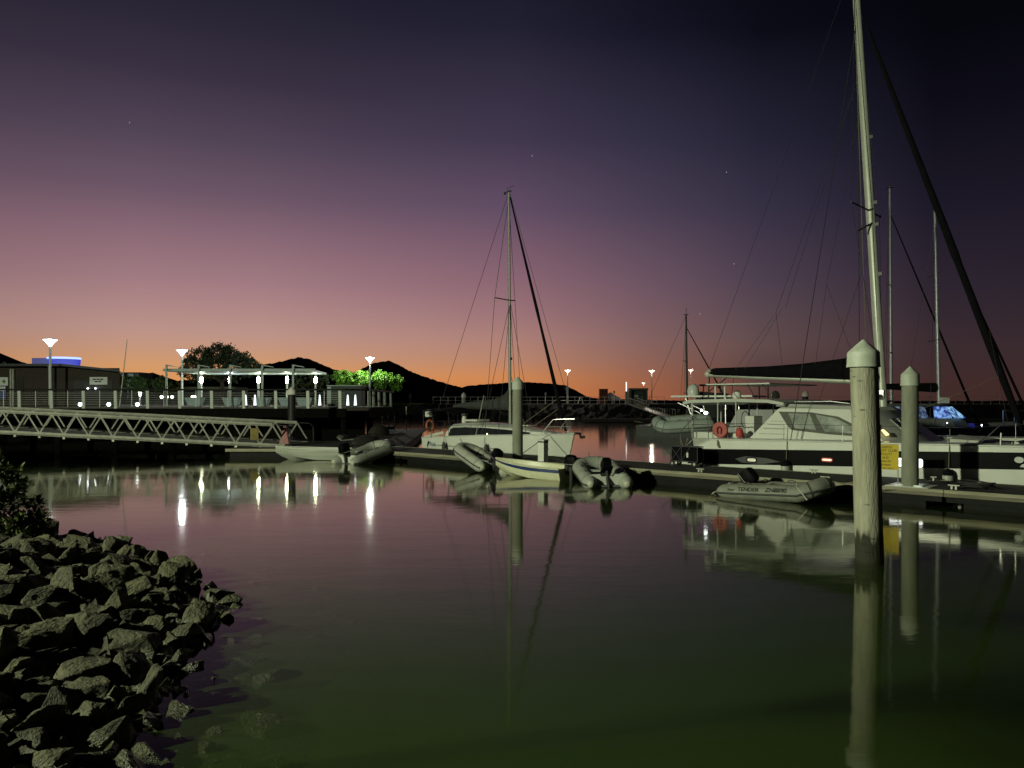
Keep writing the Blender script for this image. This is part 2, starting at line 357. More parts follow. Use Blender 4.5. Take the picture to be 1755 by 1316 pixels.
bush('shore_bush', 'dense glossy-leaved bush growing out of the rock bank at the shore', (-10.15, 14.4, bankz(-10.15, 14.4)-.05),
     [((0, 0, .75), (1.15, 1, .75)), ((-.6, .3, 1.1), (1.1, 1, .8)), ((.75, -.1, .42), (.75, .7, .45)), ((.35, -.3, 1.0), (.65, .6, .5)), ((-1, -.5, .6), (.9, .8, .7)), ((1.05, -.35, .2), (.5, .5, .3))], 620, .17, (.07, .1, .025), 3)

# ------------------------------------------------------------------ floating dock frame of reference
A = R(-43.26); dv = Vector((cos(A), sin(A), 0)); nv = Vector((-sin(A), cos(A), 0)); DO = Vector((2.3, 28.9, 0))
def DK(t, s, z=0): return DO+dv*t+nv*s+Vector((0, 0, z))
dock = thing('floating_dock', 'long dark floating dock with pale timber edge strips between the boats', 'dock', DK(0, 0), A)
seg = 5.7; k = 0
for i in range(7):
    x0 = -16+i*seg; xc = x0+seg/2
    MB().box((xc, 1.4, .415), (seg-.03, 2.72, .05)).build('deck_section', deckm, dock)
    MB().box((xc, .45, .10), (seg-.9, .8, .5)).build('pontoon_float', floatm, dock); MB().box((xc, 2.35, .10), (seg-.9, .8, .5)).build('pontoon_float', floatm, dock)
    MB().box((xc, 0, .405), (seg-.02, .05, .09)).build('edge_board', whal, dock); MB().box((xc, -.045, .315), (seg-.02, .045, .085)).build('edge_board', mat('lower_whaler', (.17, .16, .11), .8, var=.4, scale=4, stretch=(.3, 4, 4)), dock)
    MB().box((xc, 2.8, .405), (seg-.02, .05, .09)).build('edge_board', whal, dock)
    MB().box((xc, .03, .2), (seg-.1, .04, .16)).build('side_beam', floatm, dock)
for tt, ss in ((-13, .25), (-6, .25), (5.1, .3), (9.2, .35), (12.6, .35), (8.0, 2.5), (11.5, 2.5), (-8.5, 2.5)):
    c = MB().box((tt, ss, .48), (.05, .04, .1)).box((tt+.1, ss, .48), (.05, .04, .1)).tube([(tt-.09, ss, .55), (tt+.19, ss, .55)], .02, 6)
    c.build('mooring_cleat', alu, dock)

def pile_at(name, label, loc, top, dia, sm, cm, lean=(0, 0), cap_h=.3, capd=1.12, seed=0, group=None, wood=False):
    t = thing(name, label, 'pile', loc, 0, group); b = MB(); rings = []; nr = 26 if wood else 10; nn = 28 if wood else 20
    for i in range(nr+1):
        z = lerp(-2.2, top-.28, i/nr); r_ = dia/2*(1+(.04*(1-i/nr)))
        rings.append([Vector((lean[0]*z+r_*cos(2*pi*j/nn)*(1+(.05*noise.noise((cos(2*pi*j/nn)*1.2, sin(2*pi*j/nn)*1.2, z*.7+seed)) if wood else 0)), lean[1]*z+r_*sin(2*pi*j/nn)*(1+(.05*noise.noise((cos(2*pi*j/nn)*1.2+9, sin(2*pi*j/nn)*1.2, z*.7+seed)) if wood else 0)), z)) for j in range(nn)])
    b.loft(rings); b.build('shaft', sm, t, 50)
    r_ = dia/2*capd; zc = top-cap_h-.26
    MB().lathe([(r_*1.02, 0), (r_*1.02, .03), (r_, .05), (r_*.97, cap_h), (r_*.93, cap_h+.02), (.02, cap_h+.23)], 28, (lean[0]*top, lean[1]*top, zc)).build('cap', cm, t, 30)
    return t
def wood_pile_mat():
    m = mat('pile_timber', (.335, .33, .245), .8, var=.4, scale=3, bump=.5, bscale=18, stretch=(2.5, 2.5, .35)); t = m.node_tree; b = t.nodes['Principled BSDF']
    src = b.inputs['Base Color'].links[0].from_socket; q = t.nodes.new
    tcn = q('ShaderNodeTexCoord'); sx = q('ShaderNodeSeparateXYZ'); t.links.new(tcn.outputs['Object'], sx.inputs[0])
    n = q('ShaderNodeTexNoise'); n.inputs['Scale'].default_value = 7; mp = q('ShaderNodeMapping'); mp.inputs['Scale'].default_value = (1, 1, .25); t.links.new(tcn.outputs['Object'], mp.inputs[0]); t.links.new(mp.outputs[0], n.inputs[0])
    a = q('ShaderNodeMath'); a.operation = 'MULTIPLY_ADD'; t.links.new(n.outputs[0], a.inputs[0]); a.inputs[1].default_value = -.8; t.links.new(sx.outputs[2], a.inputs[2])
    mr = q('ShaderNodeMapRange'); mr.inputs[1].default_value = -.02; mr.inputs[2].default_value = .12; t.links.new(a.outputs[0], mr.inputs[0])
    mx = q('ShaderNodeMix'); mx.data_type = 'RGBA'; mx.inputs[6].default_value = (.02, .022, .01, 1); t.links.new(mr.outputs[0], mx.inputs[0]); t.links.new(src, mx.inputs[7])
    # short horizontal scars and dark knots
    v = q('ShaderNodeTexVoronoi'); v.inputs['Scale'].default_value = 1.0; mp2 = q('ShaderNodeMapping'); mp2.inputs['Scale'].default_value = (2.2, 2.2, 3.4); t.links.new(tcn.outputs['Object'], mp2.inputs[0])
    mp3 = q('ShaderNodeMapping'); mp3.inputs['Scale'].default_value = (5.0, 5.0, 16); t.links.new(tcn.outputs['Object'], mp3.inputs[0]); v.inputs['Scale'].default_value = .55; t.links.new(mp3.outputs[0], v.inputs[0])
    m2 = q('ShaderNodeMapRange'); m2.inputs[1].default_value = .07; m2.inputs[2].default_value = .2; m2.inputs[3].default_value = .35; m2.inputs[4].default_value = 1; t.links.new(v.outputs[0], m2.inputs[0])
    mu = q('ShaderNodeMix'); mu.data_type = 'RGBA'; mu.blend_type = 'MULTIPLY'; mu.inputs[0].default_value = 1; t.links.new(mx.outputs[2], mu.inputs[6]); t.links.new(m2.outputs[0], mu.inputs[7])
    t.links.new(mu.outputs[2], b.inputs['Base Color']); return m
pile_at('mooring_pile', 'pale timber mooring pile with conical cap standing clear in open water', (6.24, 13.44, 0), 3.88, .45, wood_pile_mat(), capm, (-.028, 0), .25, 1.2, 5, wood=True)
cp = DK(-3.2, .38); pile_at('mooring_pile', 'concrete mooring pile with pale cone cap beside the power pedestal', cp, 3.84, .42, conc, capm)
cp = DK(11.56, .4); pile_at('mooring_pile', 'concrete mooring pile with cone cap beside the yellow notice', cp, 3.78, .43, conc, capm)
wblk = mat('black_sleeved_pile', (.015, .015, .015), .6)
pile_at('mooring_pile', 'pale concrete pile standing behind the small sailboat', W(795, 0, 79).xy.to_3d(), 3.85, .42, conc, capm)
pile_at('mooring_pile', 'black sleeved pile with white cone cap in front of the lit pavilion', W(500, 0, 47).xy.to_3d(), 3.75, .46, wblk, mat('white_cap', (.7, .68, .62), .6), cap_h=.25)
pile_at('mooring_pile', 'black pile with white dome cap behind the catamaran boom', W(1380, 0, 61).xy.to_3d(), 3.75, .46, wblk, MATS['white_cap'], cap_h=.25)

# ------------------------------------------------------------------ outboards and small boats
def outboard(par, loc, rot=(0, 0, 0), tilt=0, dark=True, s=1.0, label=None):
    o = MB(); o.loft([[(x*a, y*a, z) for x, y in ((-.2, -.11), (-.22, 0), (-.2, .11), (.02, .14), (.16, .1), (.18, 0), (.16, -.1), (.02, -.14))] for a, z in ((.7, .3), (.95, .33), (1, .45), (.97, .56), (.75, .63), (.4, .655))])
    e = o.build('outboard_motor', blackp if dark else gel2, par, 40, loc, (rot[0], rot[1]+tilt, rot[2])); e.scale = (s, s, s)
    if label: e['label'] = label
    MB().box((-.01, 0, .36), (.4, .285, .025)).build('cowl_band', steel, e)
    MB().tube([(0, 0, .32), (-.03, 0, -.1), (-.05, 0, -.55)], [.085, .06, .05], 8, flat=.6).build('leg', rubber, e, 40)
    MB().box((-.1, 0, -.28), (.3, .2, .015)).build('anti_ventilation_plate', rubber, e)
    MB().ball((-.1, 0, -.5), (.17, .05, .05), 8).build('gear_case', rubber, e, 40)
    p = MB()
    for q in range(3): p.box((-.28, 0, -.5), (.02, .07, .2), Matrix.Rotation(q*2.094, 3, 'X') @ Matrix.Translation((0, 0, .1)).to_3x3())
    p.build('propeller', alu, e)
    MB().tube([(.12, 0, .42), (.62, .03, .5)], [.022, .016], 8).build('tiller', rubber, e)
    MB().box((.1, 0, .2), (.1, .2, .3)).build('clamp_bracket', rubber, e)
    return e
def inflatable(name, label, loc, rot, ln=3.0, wd=1.55, r=.22, fab=hyp, band=hypd, motor=True, tilt=0, lift=.12, words=None, group=None):
    t = thing(name, label, 'inflatable boat', loc, rot=rot, group=group)
    hw = wd/2-r; pts = []; rad = []
    for x in (0, .12, .35, .8, 1.3, ln-.95, ln-.75): pts.append((x, -hw, .17)); rad.append(r*(.45 if x == 0 else .82 if x == .12 else 1))
    bx = ln-.75
    for i in range(1, 12):
        a = -pi/2+pi*i/12; pts.append((bx+(.75-r)*max(0, cos(a))**.85, hw*sin(a), .17+lift*cos(a)**1)); rad.append(r)
    for x in (bx, ln-.95, 1.3, .8, .35, .12, 0): pts.append((x, hw, .17)); rad.append(r*(.45 if x == 0 else .82 if x == .12 else 1))
    tb = MB().tube(pts, rad, 16); to = tb.build('air_tube', fab, t, 50)
    st = []
    for i, p in enumerate(pts):
        pv = Vector(p); a = Vector(pts[max(0, i-1)]); c = Vector(pts[min(len(pts)-1, i+1)]); tg = (c-a).normalized(); sd = tg.cross(Vector((0, 0, 1))).normalized()
        st.append(pv+sd*(rad[i]+.002)+Vector((0, 0, -.03)))
    MB().tube(st, .028, 8).build('rubbing_strake', band, to, 50)
    fl = MB().box((ln*.42, 0, .06), (ln*.72, hw*2, .05)); fl.build('floor', mat('floor_panel', (.12, .13, .12), .8), t)
    MB().prism([(.32, -hw, .0), (.32, hw, .0), (.32, hw, .42), (.32, .25, .44), (.32, .2, .36), (.32, -.2, .36), (.32, -.25, .44), (.32, -hw, .42)], (.045, 0, 0)).build('transom', gel2, t)
    MB().box((ln*.45, 0, .33), (.22, hw*2.1, .03)).build('thwart', gel2, t)
    for x in (ln*.3, ln*.55):
        for s_ in (-1, 1):
            MB().tube([(x-.12, s_*(hw+.05), .17+r), (x, s_*(hw+.05), .17+r+.045), (x+.12, s_*(hw+.05), .17+r)], .014, 6).build('grab_handle', hypd, to)
    for s_ in (-1, 1): MB().tube([(.0, s_*hw, .17), (-.05, s_*hw, .17)], [r*.46, r*.2], 12).build('tube_end_cap', mat('pale_patch', (.5, .5, .4), .6), to)
    gl = MB().tube([(ln*.2, -hw-.0, .17+r+.01), (ln*.42, -hw, .17+r-.005+.02), (ln*.62, -hw, .17+r+.01)], .01, 6); gl.build('grab_line', rope, to)
    for i in (3, 5, 8, 11, 15, 17, 20, 22):
        if i < len(pts)-1:
            a = Vector(pts[i]); d_ = (Vector(pts[i+1])-Vector(pts[i-1])).normalized()*.025; MB().tube([a-d_, a+d_], rad[i]*1.012, 16).build('seam_band', band if i in (8, 15) else mat('seam_fabric', (.24, .25, .21), .7), to, 50)
    MB().tube([(ln-.02, 0, .3+lift), (ln+.25, .04, .24+lift), (ln+.55, .05, .3+lift), (ln+.85, 0, .36+lift)], .014, 6).build('painter_rope', rope, t)
    if motor: outboard(t, (.26, 0, .16), (0, 0, 0), tilt, s=1.3)
    return t, to
# grey inflatable at the landing
inflatable('inflatable_dinghy', 'grey inflatable dinghy with its bow pulled up on the landing pontoon edge', (-7.55, 34.4, -.1), (0, R(-11), R(60)), 3.1, 1.6, .25)
MBb = MB()
inflatable('inflatable_dinghy', 'pale grey inflatable hauled up askew on the dock behind the blue-striped runabout', (-.72, 30.2, -.08), (R(14), R(-12), R(116)), 3.1, 1.6, .25, mat('pale_grey_fabric', (.42, .43, .37), .6, var=.12), tilt=0)
inflatable('inflatable_dinghy', 'grey inflatable dinghy with stern and tilted outboard facing open water', (3.12, 24.7, -.04), (0, R(-7), R(94)), 3.1, 1.68, .25, tilt=R(38))
td, tt_ = inflatable('inflatable_dinghy', 'grey inflatable tender lettered with its registration lying alongside the dock', tuple(DK(7.0, -1.35, -.03)), (0, R(-2.5), A), 3.15, 1.55, .24, mat('dull_grey_fabric', (.22, .23, .19), .65, var=.25, scale=4, bump=.15, bscale=8), lift=.2, tilt=R(50))
hw = 1.55/2
for wd, x, sz in (('TENDER', .72, .17), ('ZN8890', 1.55, .18)):
    text('lettering', wd, sz, ink, tt_, (x, -.8, .225), (R(58), 0, 0))
text('lettering', 'Pearl', .1, ink, tt_, (.42, -.8, .225), (R(58), 0, 0))
MB().tube([(2.3, -.4, .46), (2.45, -.72, .38), (2.75, -.82, .05)], .014, 6).build('painter_rope', mat('pale_rope', (.55, .53, .45), .9), td)

def open_boat(name, label, cat, loc, rot, ln, beam, hullm, stripe=None, inner=gel2, sheer=(.48, .72), motor=True, seats=2, tilt=0):
    t = thing(name, label, cat, loc, rot=rot); rings = []; band = []; n = 12
    def sec(u, zoff=0):
        x = u*ln; bf = (1-max(0, (u-.35)/.65)**2.3)*(.88+.12*min(1, u/.3)); bw = max(.02, beam/2*bf); zs = lerp(sheer[0], sheer[1], u**2); zk = -.12+.45*max(0, (u-.6)/.4)**2.2; zc = lerp(.02, zs*.55, max(0, u-.4)/.6)
        return x, bw, zs, zk, zc
    for i in range(n+1):
        x, bw, zs, zk, zc = sec(i/n); ci = .82; iw = max(.01, bw-.05)
        rings.append([(x, -bw, zs), (x, -bw*.97, lerp(zc, zs, .5)), (x, -bw*ci, zc), (x, 0, zk), (x, bw*ci, zc), (x, bw*.97, lerp(zc, zs, .5)), (x, bw, zs), (x, iw, zs), (x, iw*.85, zc+.08), (x, 0, zk+.1), (x, -iw*.85, zc+.08), (x, -iw, zs)])
    h_ = MB().loft(rings).build('hull', hullm, t, 35)
    for s_ in (-1, 1):
        MB().tube([(sec(i/n)[0], s_*sec(i/n)[1], sec(i/n)[2]) for i in range(n+1)], .028, 8).build('gunwale', inner, t, 40)
        if stripe:
            b = MB(); rg = []
            for i in range(n+1):
                x, bw, zs, zk, zc = sec(i/n); rg.append([(x, s_*(bw+.004), zs-.05), (x, s_*(bw*.985+.006), lerp(zc, zs, .62)), (x, s_*(bw*.985-.01), lerp(zc, zs, .62)), (x, s_*(bw-.012), zs-.05)])
            b.loft(rg).build('side_stripe', stripe, t, 30)
    MB().box((.03, 0, sheer[0]*.5), (.04, beam*.74, sheer[0]*.9)).build('transom', hullm, t)
    for i in range(seats): MB().box((ln*(.28+.3*i), 0, sheer[0]*.72), (.24, beam*.86, .03)).build('seat', inner, t)
    if motor: outboard(t, (-.12, 0, sheer[0]-.28), (0, 0, 0), tilt, s=1.15)
    return t
open_boat('runabout_dinghy', 'white fibreglass runabout dinghy with a navy blue side stripe and black outboard', 'dinghy', (1.98, 27.75, -.04), (0, R(-1.5), R(147)), 3.1, 1.4, mat('cream_hull', (.66, .66, .46), .35, var=.12), blue, mat('cream_gunwale', (.6, .58, .42), .5), (.45, .6))
ribbed = mat('weathered_white_hull', (.4, .42, .36), .45, var=.3, scale=2, stretch=(.3, 1, 8))
open_boat('rowing_dinghy', 'old white dinghy with weathered ribbed sides moored at the gangway foot', 'dinghy', (-7.9, 37.2, 0), (0, 0, R(176)), 3.6, 1.35, ribbed, None, gel2, (.52, .62), motor=False)

# ------------------------------------------------------------------ small sailboat
def cable(par, a, b, r=.012, name='rigging_wire', m=None): return MB().tube([a, b], r, 5).build(name, m or wire, par)
SB = thing('sailboat', 'small white sailboat with dark window band and grey boom cover moored behind the dock', 'sailboat', DK(-13, 4.75), A)
LN = 9.25
def sbh(u):
    bw = 1.5*(.8+.2*min(1, u/.35))*(1-max(0, (u-.45)/.55)**2.4); zs = tab(u, [0, .2, .5, .85, 1], [.93, 1.02, 1.17, 1.27, 1.32]); return u*LN, max(.03, bw), zs
rg = []
for i in range(25):
    x, bw, zs = sbh(i/24); fw = max(0, (i/24-.8)/.2); ov = -.35*fw**1.6
    def X(z): return x+ov*(1-z/zs) if True else x
    rg.append([(X(zs), -bw, zs), (X(zs*.6), -bw*.985, zs*.6), (X(zs*.25), -bw*.94, zs*.25), (X(0), -bw*.82, -.02), (X(-.3), 0, -.35), (X(0), bw*.82, -.02), (X(zs*.25), bw*.94, zs*.25), (X(zs*.6), bw*.985, zs*.6), (X(zs), bw, zs), (X(zs), bw*.5, zs+.05), (X(zs), 0, zs+.07), (X(zs), -bw*.5, zs+.05)])
sh = MB().loft(rg).build('hull', gel, SB, 40)
for s_ in (-1, 1):
    MB().tube([(sbh(i/24)[0], s_*sbh(i/24)[1], sbh(i/24)[2]+.01) for i in range(25)], .03, 6).build('toe_rail', gel2, SB)
    MB().tube([(1.4+.4*i, s_*(sbh((1.4+.4*i)/LN)[1]+.0), .58) for i in range(12)], .022, 6).build('rubbing_strake', mat('grey_strake', (.25, .28, .24), .5), SB)
# cabin trunk
cb = []
for x, hw_, z0, zt in ((1.7, 1.1, 1.0, 1.28), (2.1, 1.14, 1.02, 1.66), (3.2, 1.16, 1.05, 1.72), (4.6, 1.1, 1.1, 1.7), (6.0, .92, 1.15, 1.6), (7.2, .62, 1.22, 1.44), (8.1, .3, 1.28, 1.36)):
    cb.append([(x, -hw_, z0), (x, -hw_*.93, lerp(z0, zt, .8)), (x, -hw_*.75, zt), (x, 0, zt+.06), (x, hw_*.75, zt), (x, hw_*.93, lerp(z0, zt, .8)), (x, hw_, z0)])
MB().loft(cb).build('cabin', gel, SB, 35)
for s_ in (-1, 1):
    b = MB(); rgs = []
    for x, hw_, z0, zt in ((2.0, 1.14, 1.02, 1.6), (2.3, 1.145, 1.03, 1.67), (3.2, 1.16, 1.05, 1.72), (4.6, 1.1, 1.1, 1.7), (6.0, .92, 1.15, 1.6), (7.1, .65, 1.21, 1.46)):
        zb, zt2 = z0+.03, lerp(z0, zt, .8)-.05; yy = lambda z: s_*(hw_*lerp(1, .93, (z-z0)/(lerp(z0, zt, .8)-z0))+.012)
        rgs.append([(x, yy(zb), zb), (x+.12*(x < 2.2), yy(zt2), zt2), (x+.12*(x < 2.2), yy(zt2)-s_*.03, zt2), (x, yy(zb)-s_*.03, zb)])
    b.loft(rgs).build('window_band', glass, SB, 30)
    MB().loft([[(x, s_*y, z-.001), (x, s_*y, z+.0), (x, s_*(y-.06), z+.0), (x, s_*(y-.06), z-.12)] for x, y, z in ((.05, 1.18, .97), (1.0, 1.3, 1.16), (1.75, 1.3, 1.3))]).build('cockpit_coaming', gel, SB)
MB().box((3.1, -.2, 1.86), (.95, .9, .1)).build('hatch', gel2, SB); MB().box((2.55, -.55, 1.9), (.2, .12, .34)).build('winch_box', gel, SB)
MB().box((6.4, 0, 1.66), (.6, .6, .05)).build('fore_hatch', gel2, SB)
mx_, mtop = 5.25, 13.05; mastd = mat('backlit_mast', (.26, .27, .24), .45, .2, var=.15)  # sailboat mast colour darkened to stand in for its backlit look
MB().tube([(mx_, 0, 1.7), (mx_-.05, 0, 7), (mx_-.1, 0, mtop)], [.085, .08, .065], 12, flat=.75).build('mast', mastd, SB, 50)
MB().box((mx_-.1, 0, mtop+.05), (.3, .06, .06)).tube([(mx_-.1, 0, mtop), (mx_-.3, .1, mtop+.3)], .012, 5).tube([(mx_-.1, 0, mtop+.22), (mx_+.35, -.1, mtop+.24)], .012, 5).ball((mx_-.35, 0, mtop), .07, 6).build('masthead_fitting', wire, SB)
MB().tube([(mx_-.35, -.72, 7.85), (mx_, 0, 7.75), (mx_-.35, .72, 7.85)], .028, 6).build('spreader', wire, SB)
MB().box((mx_+.08, -.02, 4.9), (.1, .06, .12)).build('steaming_light', wire, SB)
st_b = (8.75, 0, 1.45)
MB().tube([(mx_, 0, mtop-.25), lerp(Vector((mx_, 0, mtop-.25)), Vector(st_b), .5), lerp(Vector((mx_, 0, mtop-.25)), Vector(st_b), .56), lerp(Vector((mx_, 0, mtop-.25)), Vector(st_b), .9), st_b], [.035, .075, .06, .10, .05], 8).build('furled_jib', cover, SB, 60)
cable(SB, (mx_-.1, 0, mtop), (.4, 0, 3.2), .012); cable(SB, (.4, 0, 3.2), (.05, -.9, 1.0)); cable(SB, (.4, 0, 3.2), (.05, .9, 1.0))
for s_ in (-1, 1):
    cable(SB, (mx_-.1, 0, mtop-.3), (mx_-.35, s_*.72, 7.85)); cable(SB, (mx_-.35, s_*.72, 7.85), (mx_-.4, s_*1.35, 1.2)); cable(SB, (mx_, 0, 7.7), (mx_-.7, s_*1.3, 1.2)); cable(SB, (mx_, 0, 7.7), (mx_+.4, s_*1.25, 1.22))
cable(SB, (mx_, 0, mtop-.1), (9.2, 0, 2.0), .01); cable(SB, (mx_+.1, -.1, 4.2), (6.6, -.4, 1.6), .014, 'halyard', rope); cable(SB, (8.4, 0, 3.0), (6.3, -.3, 1.7), .014, 'sheet_rope', rope); cable(SB, (8.55, 0, 2.6), (6.9, -.2, 1.6), .014, 'sheet_rope', rope)
MB().tube([(mx_-.1, 0, 2.45), (1.2, 0, 2.5)], .06, 8).build('boom', mastm, SB, 40)
MB().loft([[(x, .16*a*cos(q), z0+hh/2+hh/2*sin(q)) for q in [2*pi*j/10 for j in range(10)]] for x, a, z0, hh in ((5.2, .8, 2.35, 1.1), (4.9, 1, 2.38, .8), (4.2, 1.2, 2.4, .55), (3.0, 1.2, 2.42, .42), (1.8, 1.0, 2.44, .3), (1.2, .6, 2.45, .2))]).build('boom_cover', gcover, SB, 60)
MB().loft([[(x, y, z+.16*cos(y/1.25*pi/2)) for y in (-1.25, -.8, 0, .8, 1.25)]+[(x, y, z-.05+.16*cos(y/1.25*pi/2)) for y in (1.25, .8, 0, -.8, -1.25)] for x, z in ((.5, 2.2), (1.1, 2.36), (2.0, 2.36), (2.6, 2.15))]).build('bimini', cover, SB, 50)
for x in (.9, 2.1):
    for s_ in (-1, 1): MB().tube([(x, s_*1.2, 1.1), (x, s_*1.22, 2.25)], .014, 6).build('bimini_post', steel, SB)
pp = MB()
pp.tube([(.9, -1.33, 1.75), (.15, -1.22, 1.75), (.02, 0, 1.75), (.15, 1.22, 1.75), (.9, 1.33, 1.75)], .017, 6).tube([(.9, -1.33, 1.4), (.15, -1.22, 1.4), (.02, 0, 1.4), (.15, 1.22, 1.4), (.9, 1.33, 1.4)], .014, 6)
for x, y in ((.9, -1.33), (.15, -1.22), (.15, 1.22), (.9, 1.33), (.02, -.4), (.02, .4)): pp.tube([(x, y, .95), (x, y, 2.35 if abs(y) > 1.2 and x < .5 else 1.75)], .016, 6)
pp.tube([(.15, -1.22, 2.35), (.02, 0, 2.35), (.15, 1.22, 2.35)], .02, 6).tube([(.15, -1.22, 2.35), (1.3, -1.1, 2.45)], .02, 6)
pp.build('pushpit', steel, SB)
MB().box((.3, -1.0, 2.15), (.3, .2, .28)).build('gas_bottle_cover', gel2, SB)
lr = MB(); lr.tube([(.12+.0*q, -.75+.24*cos(q), 1.55+.28*sin(q)) for q in [i*2*pi/14 for i in range(15)]], .055, 8).build('life_ring', orange, SB, 60)
pl = MB()
pl.tube([(7.8, -.62, 1.3), (8.35, -.42, 1.98), (9.35, 0, 2.02), (8.35, .42, 1.98), (7.8, .62, 1.3)], .017, 6)
for x0, x1, y in ((8.5, 8.95, -.28), (8.5, 8.95, .28), (8.9, 9.3, 0)): pl.tube([(x0, y, 1.32), (x1, y*.6, 2.0)], .016, 6)
pl.tube([(8.1, -.52, 1.64), (9.1, 0, 1.66), (8.1, .52, 1.64)], .012, 6)
pl.build('pulpit', steel, SB)
for x in (2.4, 4.0, 5.8, 7.2):
    for s_ in (-1, 1): MB().tube([(x, s_*(sbh(x/LN)[1]-.05), sbh(x/LN)[2]), (x, s_*(sbh(x/LN)[1]-.04), sbh(x/LN)[2]+.55)], .012, 6).build('stanchion', steel, SB)
for s_ in (-1, 1): MB().tube([(x, s_*(sbh(x/LN)[1]-.04), sbh(x/LN)[2]+.54) for x in (.9, 2.4, 4.0, 5.8, 7.2, 8.1)], .007, 5).build('lifeline', steel, SB)
MB().tube([(8.9, 0, 1.36), (9.62, 0, 1.36)], .05, 6).box((9.6, 0, 1.26), (.3, .05, .06), Matrix.Rotation(.8, 3, 'Y')).box((9.72, 0, 1.2), (.08, .3, .12)).build('anchor', alu, SB)
text('lettering', 'Pelik', .3, mat('blue_lettering', (.08, .17, .3), .5, var=0), sh, (.75, -1.325, .52), (R(88), 0, R(-7)))
MB().tube([(.55, -1.29, .5), (.6, -1.3, .62), (.68, -1.31, .74)], [.02, .03, .045], 6).build('bird_emblem', ink, sh)
for x in (2.1, 5.0): MB().tube([(x, -1.5, 1.1), (x+.02, -1.56, .75)], .012, 5).build('fender_rope', rope, SB)
for x in (2.2, 5.2): MB().lathe([(.0, 0), (.09, .06), (.1, .4), (.06, .5), (.02, .56)], 12, (x, -1.62, .25)).build('fender', hypd, SB, 40)
cable(SB, (8.3, -.7, 1.28), (8.3+1.55, -4.3, .6), .016, 'mooring_line', rope)
MB().tube([(4.25, -1.36, 1.2), (4.38, -.95, 3.1)], .02, 6).build('shroud_tube', mastm, SB)
MB().ball((4.9, -1.25, 1.24), .035, 6).build('cabin_lamp', glow('warm_lamp', (1, .75, .4), 6), SB)

# ------------------------------------------------------------------ catamaran
CT = thing('catamaran', 'large white sailing catamaran with black hull stripe and paw print moored along the dock', 'catamaran', DK(2.3, 6.72), A)
CL = 14.6
def czs(x): return tab(x, [0, .12, .55, 1.6, 4, 11.4, 14.6], [.42, .5, .93, 1.39, 1.42, 1.5, 1.6])
def cbw(x): return .7*tab(x, [0, 2, 9, 11.5, 13.4, 14.6], [.86, 1, 1, .93, .6, .06])
XS = [0, .12, .3, .55, .9, 1.25, 1.6, 2.2, 3, 4, 5, 6, 7, 8, 9, 9.8, 10.6, 11.4, 12.2, 13, 13.6, 14.2, 14.6]
hulls = []
for side in (-1, 1):
    rg = []; yc = 2.8*side
    for x in XS:
        bw, zs = cbw(x), czs(x); r_ = []
        for s_, fr in ((-1, 1), (-1, .72), (-1, .4), (-1, .02), (0, -.25), (1, .02), (1, .4), (1, .72), (1, 1)):
            kk = {1: 1, .72: 1, .4: .985, .02: .9, -.25: 0}[fr]; r_.append((x, yc+s_*bw*kk, zs*fr if fr > 0 else -.42))
        r_.append((x, yc+bw*.6, zs+.05)); r_.append((x, yc-bw*.6, zs+.05)); rg.append(r_)
    hl = MB().loft(rg).build('hull', gel, CT, 30); hulls.append(hl)
    def ctop(x): return .985+.0305*x
    def cbot(x): return .42+.0372*x
    for s_ in (-1, 1):
        b = MB(); rgs = []
        for x in [.62, .8, 1.1, 1.5]+XS[7:]:
            zt, zb = min(ctop(x), czs(x)-.09), cbot(x); yo = lambda z: yc+s_*(cbw(x)*lerp(.99, 1, min(1, z/czs(x)/.72))+.007)
            rgs.append([(x, yo(zb), zb), (x, yo((zb+zt)/2), (zb+zt)/2), (x, yo(zt), zt), (x, yo(zt)-s_*.03, zt), (x, yo(zb)-s_*.03, zb)])
        b.loft(rgs).build('hull_stripe', blackp, hl, 30)
        MB().tube([(x, yc+s_*(cbw(x)+.0), czs(x)) for x in XS[4:]], .03, 6).build('gunwale', gel2, hl)
YN = -3.5
def rrect(x0, x1, z0, z1, y, r_=.06):
    pts = []
    for cx, cz, a0 in ((x1-r_, z1-r_, 0), (x0+r_, z1-r_, 90), (x0+r_, z0+r_, 180), (x1-r_, z0+r_, 270)):
        for q in range(4): a = R(a0+q*30); pts.append((cx+r_*cos(a), y, cz+r_*sin(a)))
    return pts
def port(x0, x1, z0, z1, fr, gm, name='porthole'):
    y = YN-.012; o = MB().prism(rrect(x0, x1, z0, z1, y), (0, -.014, 0)).build(name, fr, hulls[0])
    MB().prism(rrect(x0+.035, x1-.035, z0+.035, z1-.035, y-.013), (0, -.006, 0)).build('pane', gm, o); return o
MB().prism([(2.6, YN-.01, .72), (2.85, YN-.01, .6), (3.6, YN-.01, .58), (4.3, YN-.01, .7), (3.8, YN-.01, .8), (3.0, YN-.01, .83)], (0, -.003, 0)).build('stripe_graphic', mat('grey_graphic', (.05, .05, .052), .4, var=0), hulls[0])
port(3.05, 3.45, .62, .8, blackp, glow('dim_port', (.75, .62, .3), .22)); port(5.72, 6.1, .78, .92, red, glow('pink_port', (1, .55, .42), .8))
port(7.85, 8.82, .76, 1.02, glow('white_led', (.9, .93, 1), 2.2), glow('white_led2', (.85, .9, 1), 1.2), 'lit_window')
paw = mat('paw_white', (.5, .53, .5), .5, var=0)
for cx, cz, rx, rz in ((11.32, 1.12, .13, .09), (11.56, 1.19, .13, .1), (11.8, 1.19, .12, .1), (12.0, 1.11, .11, .09)):
    MB().prism([(cx+rx*.9*cos(q*pi/8), YN+.02*max(0, cx-11)-.004, cz+rz*sin(q*pi/8)) for q in range(16)], (0, -.006, 0)).build('paw_toe', paw, hulls[0])
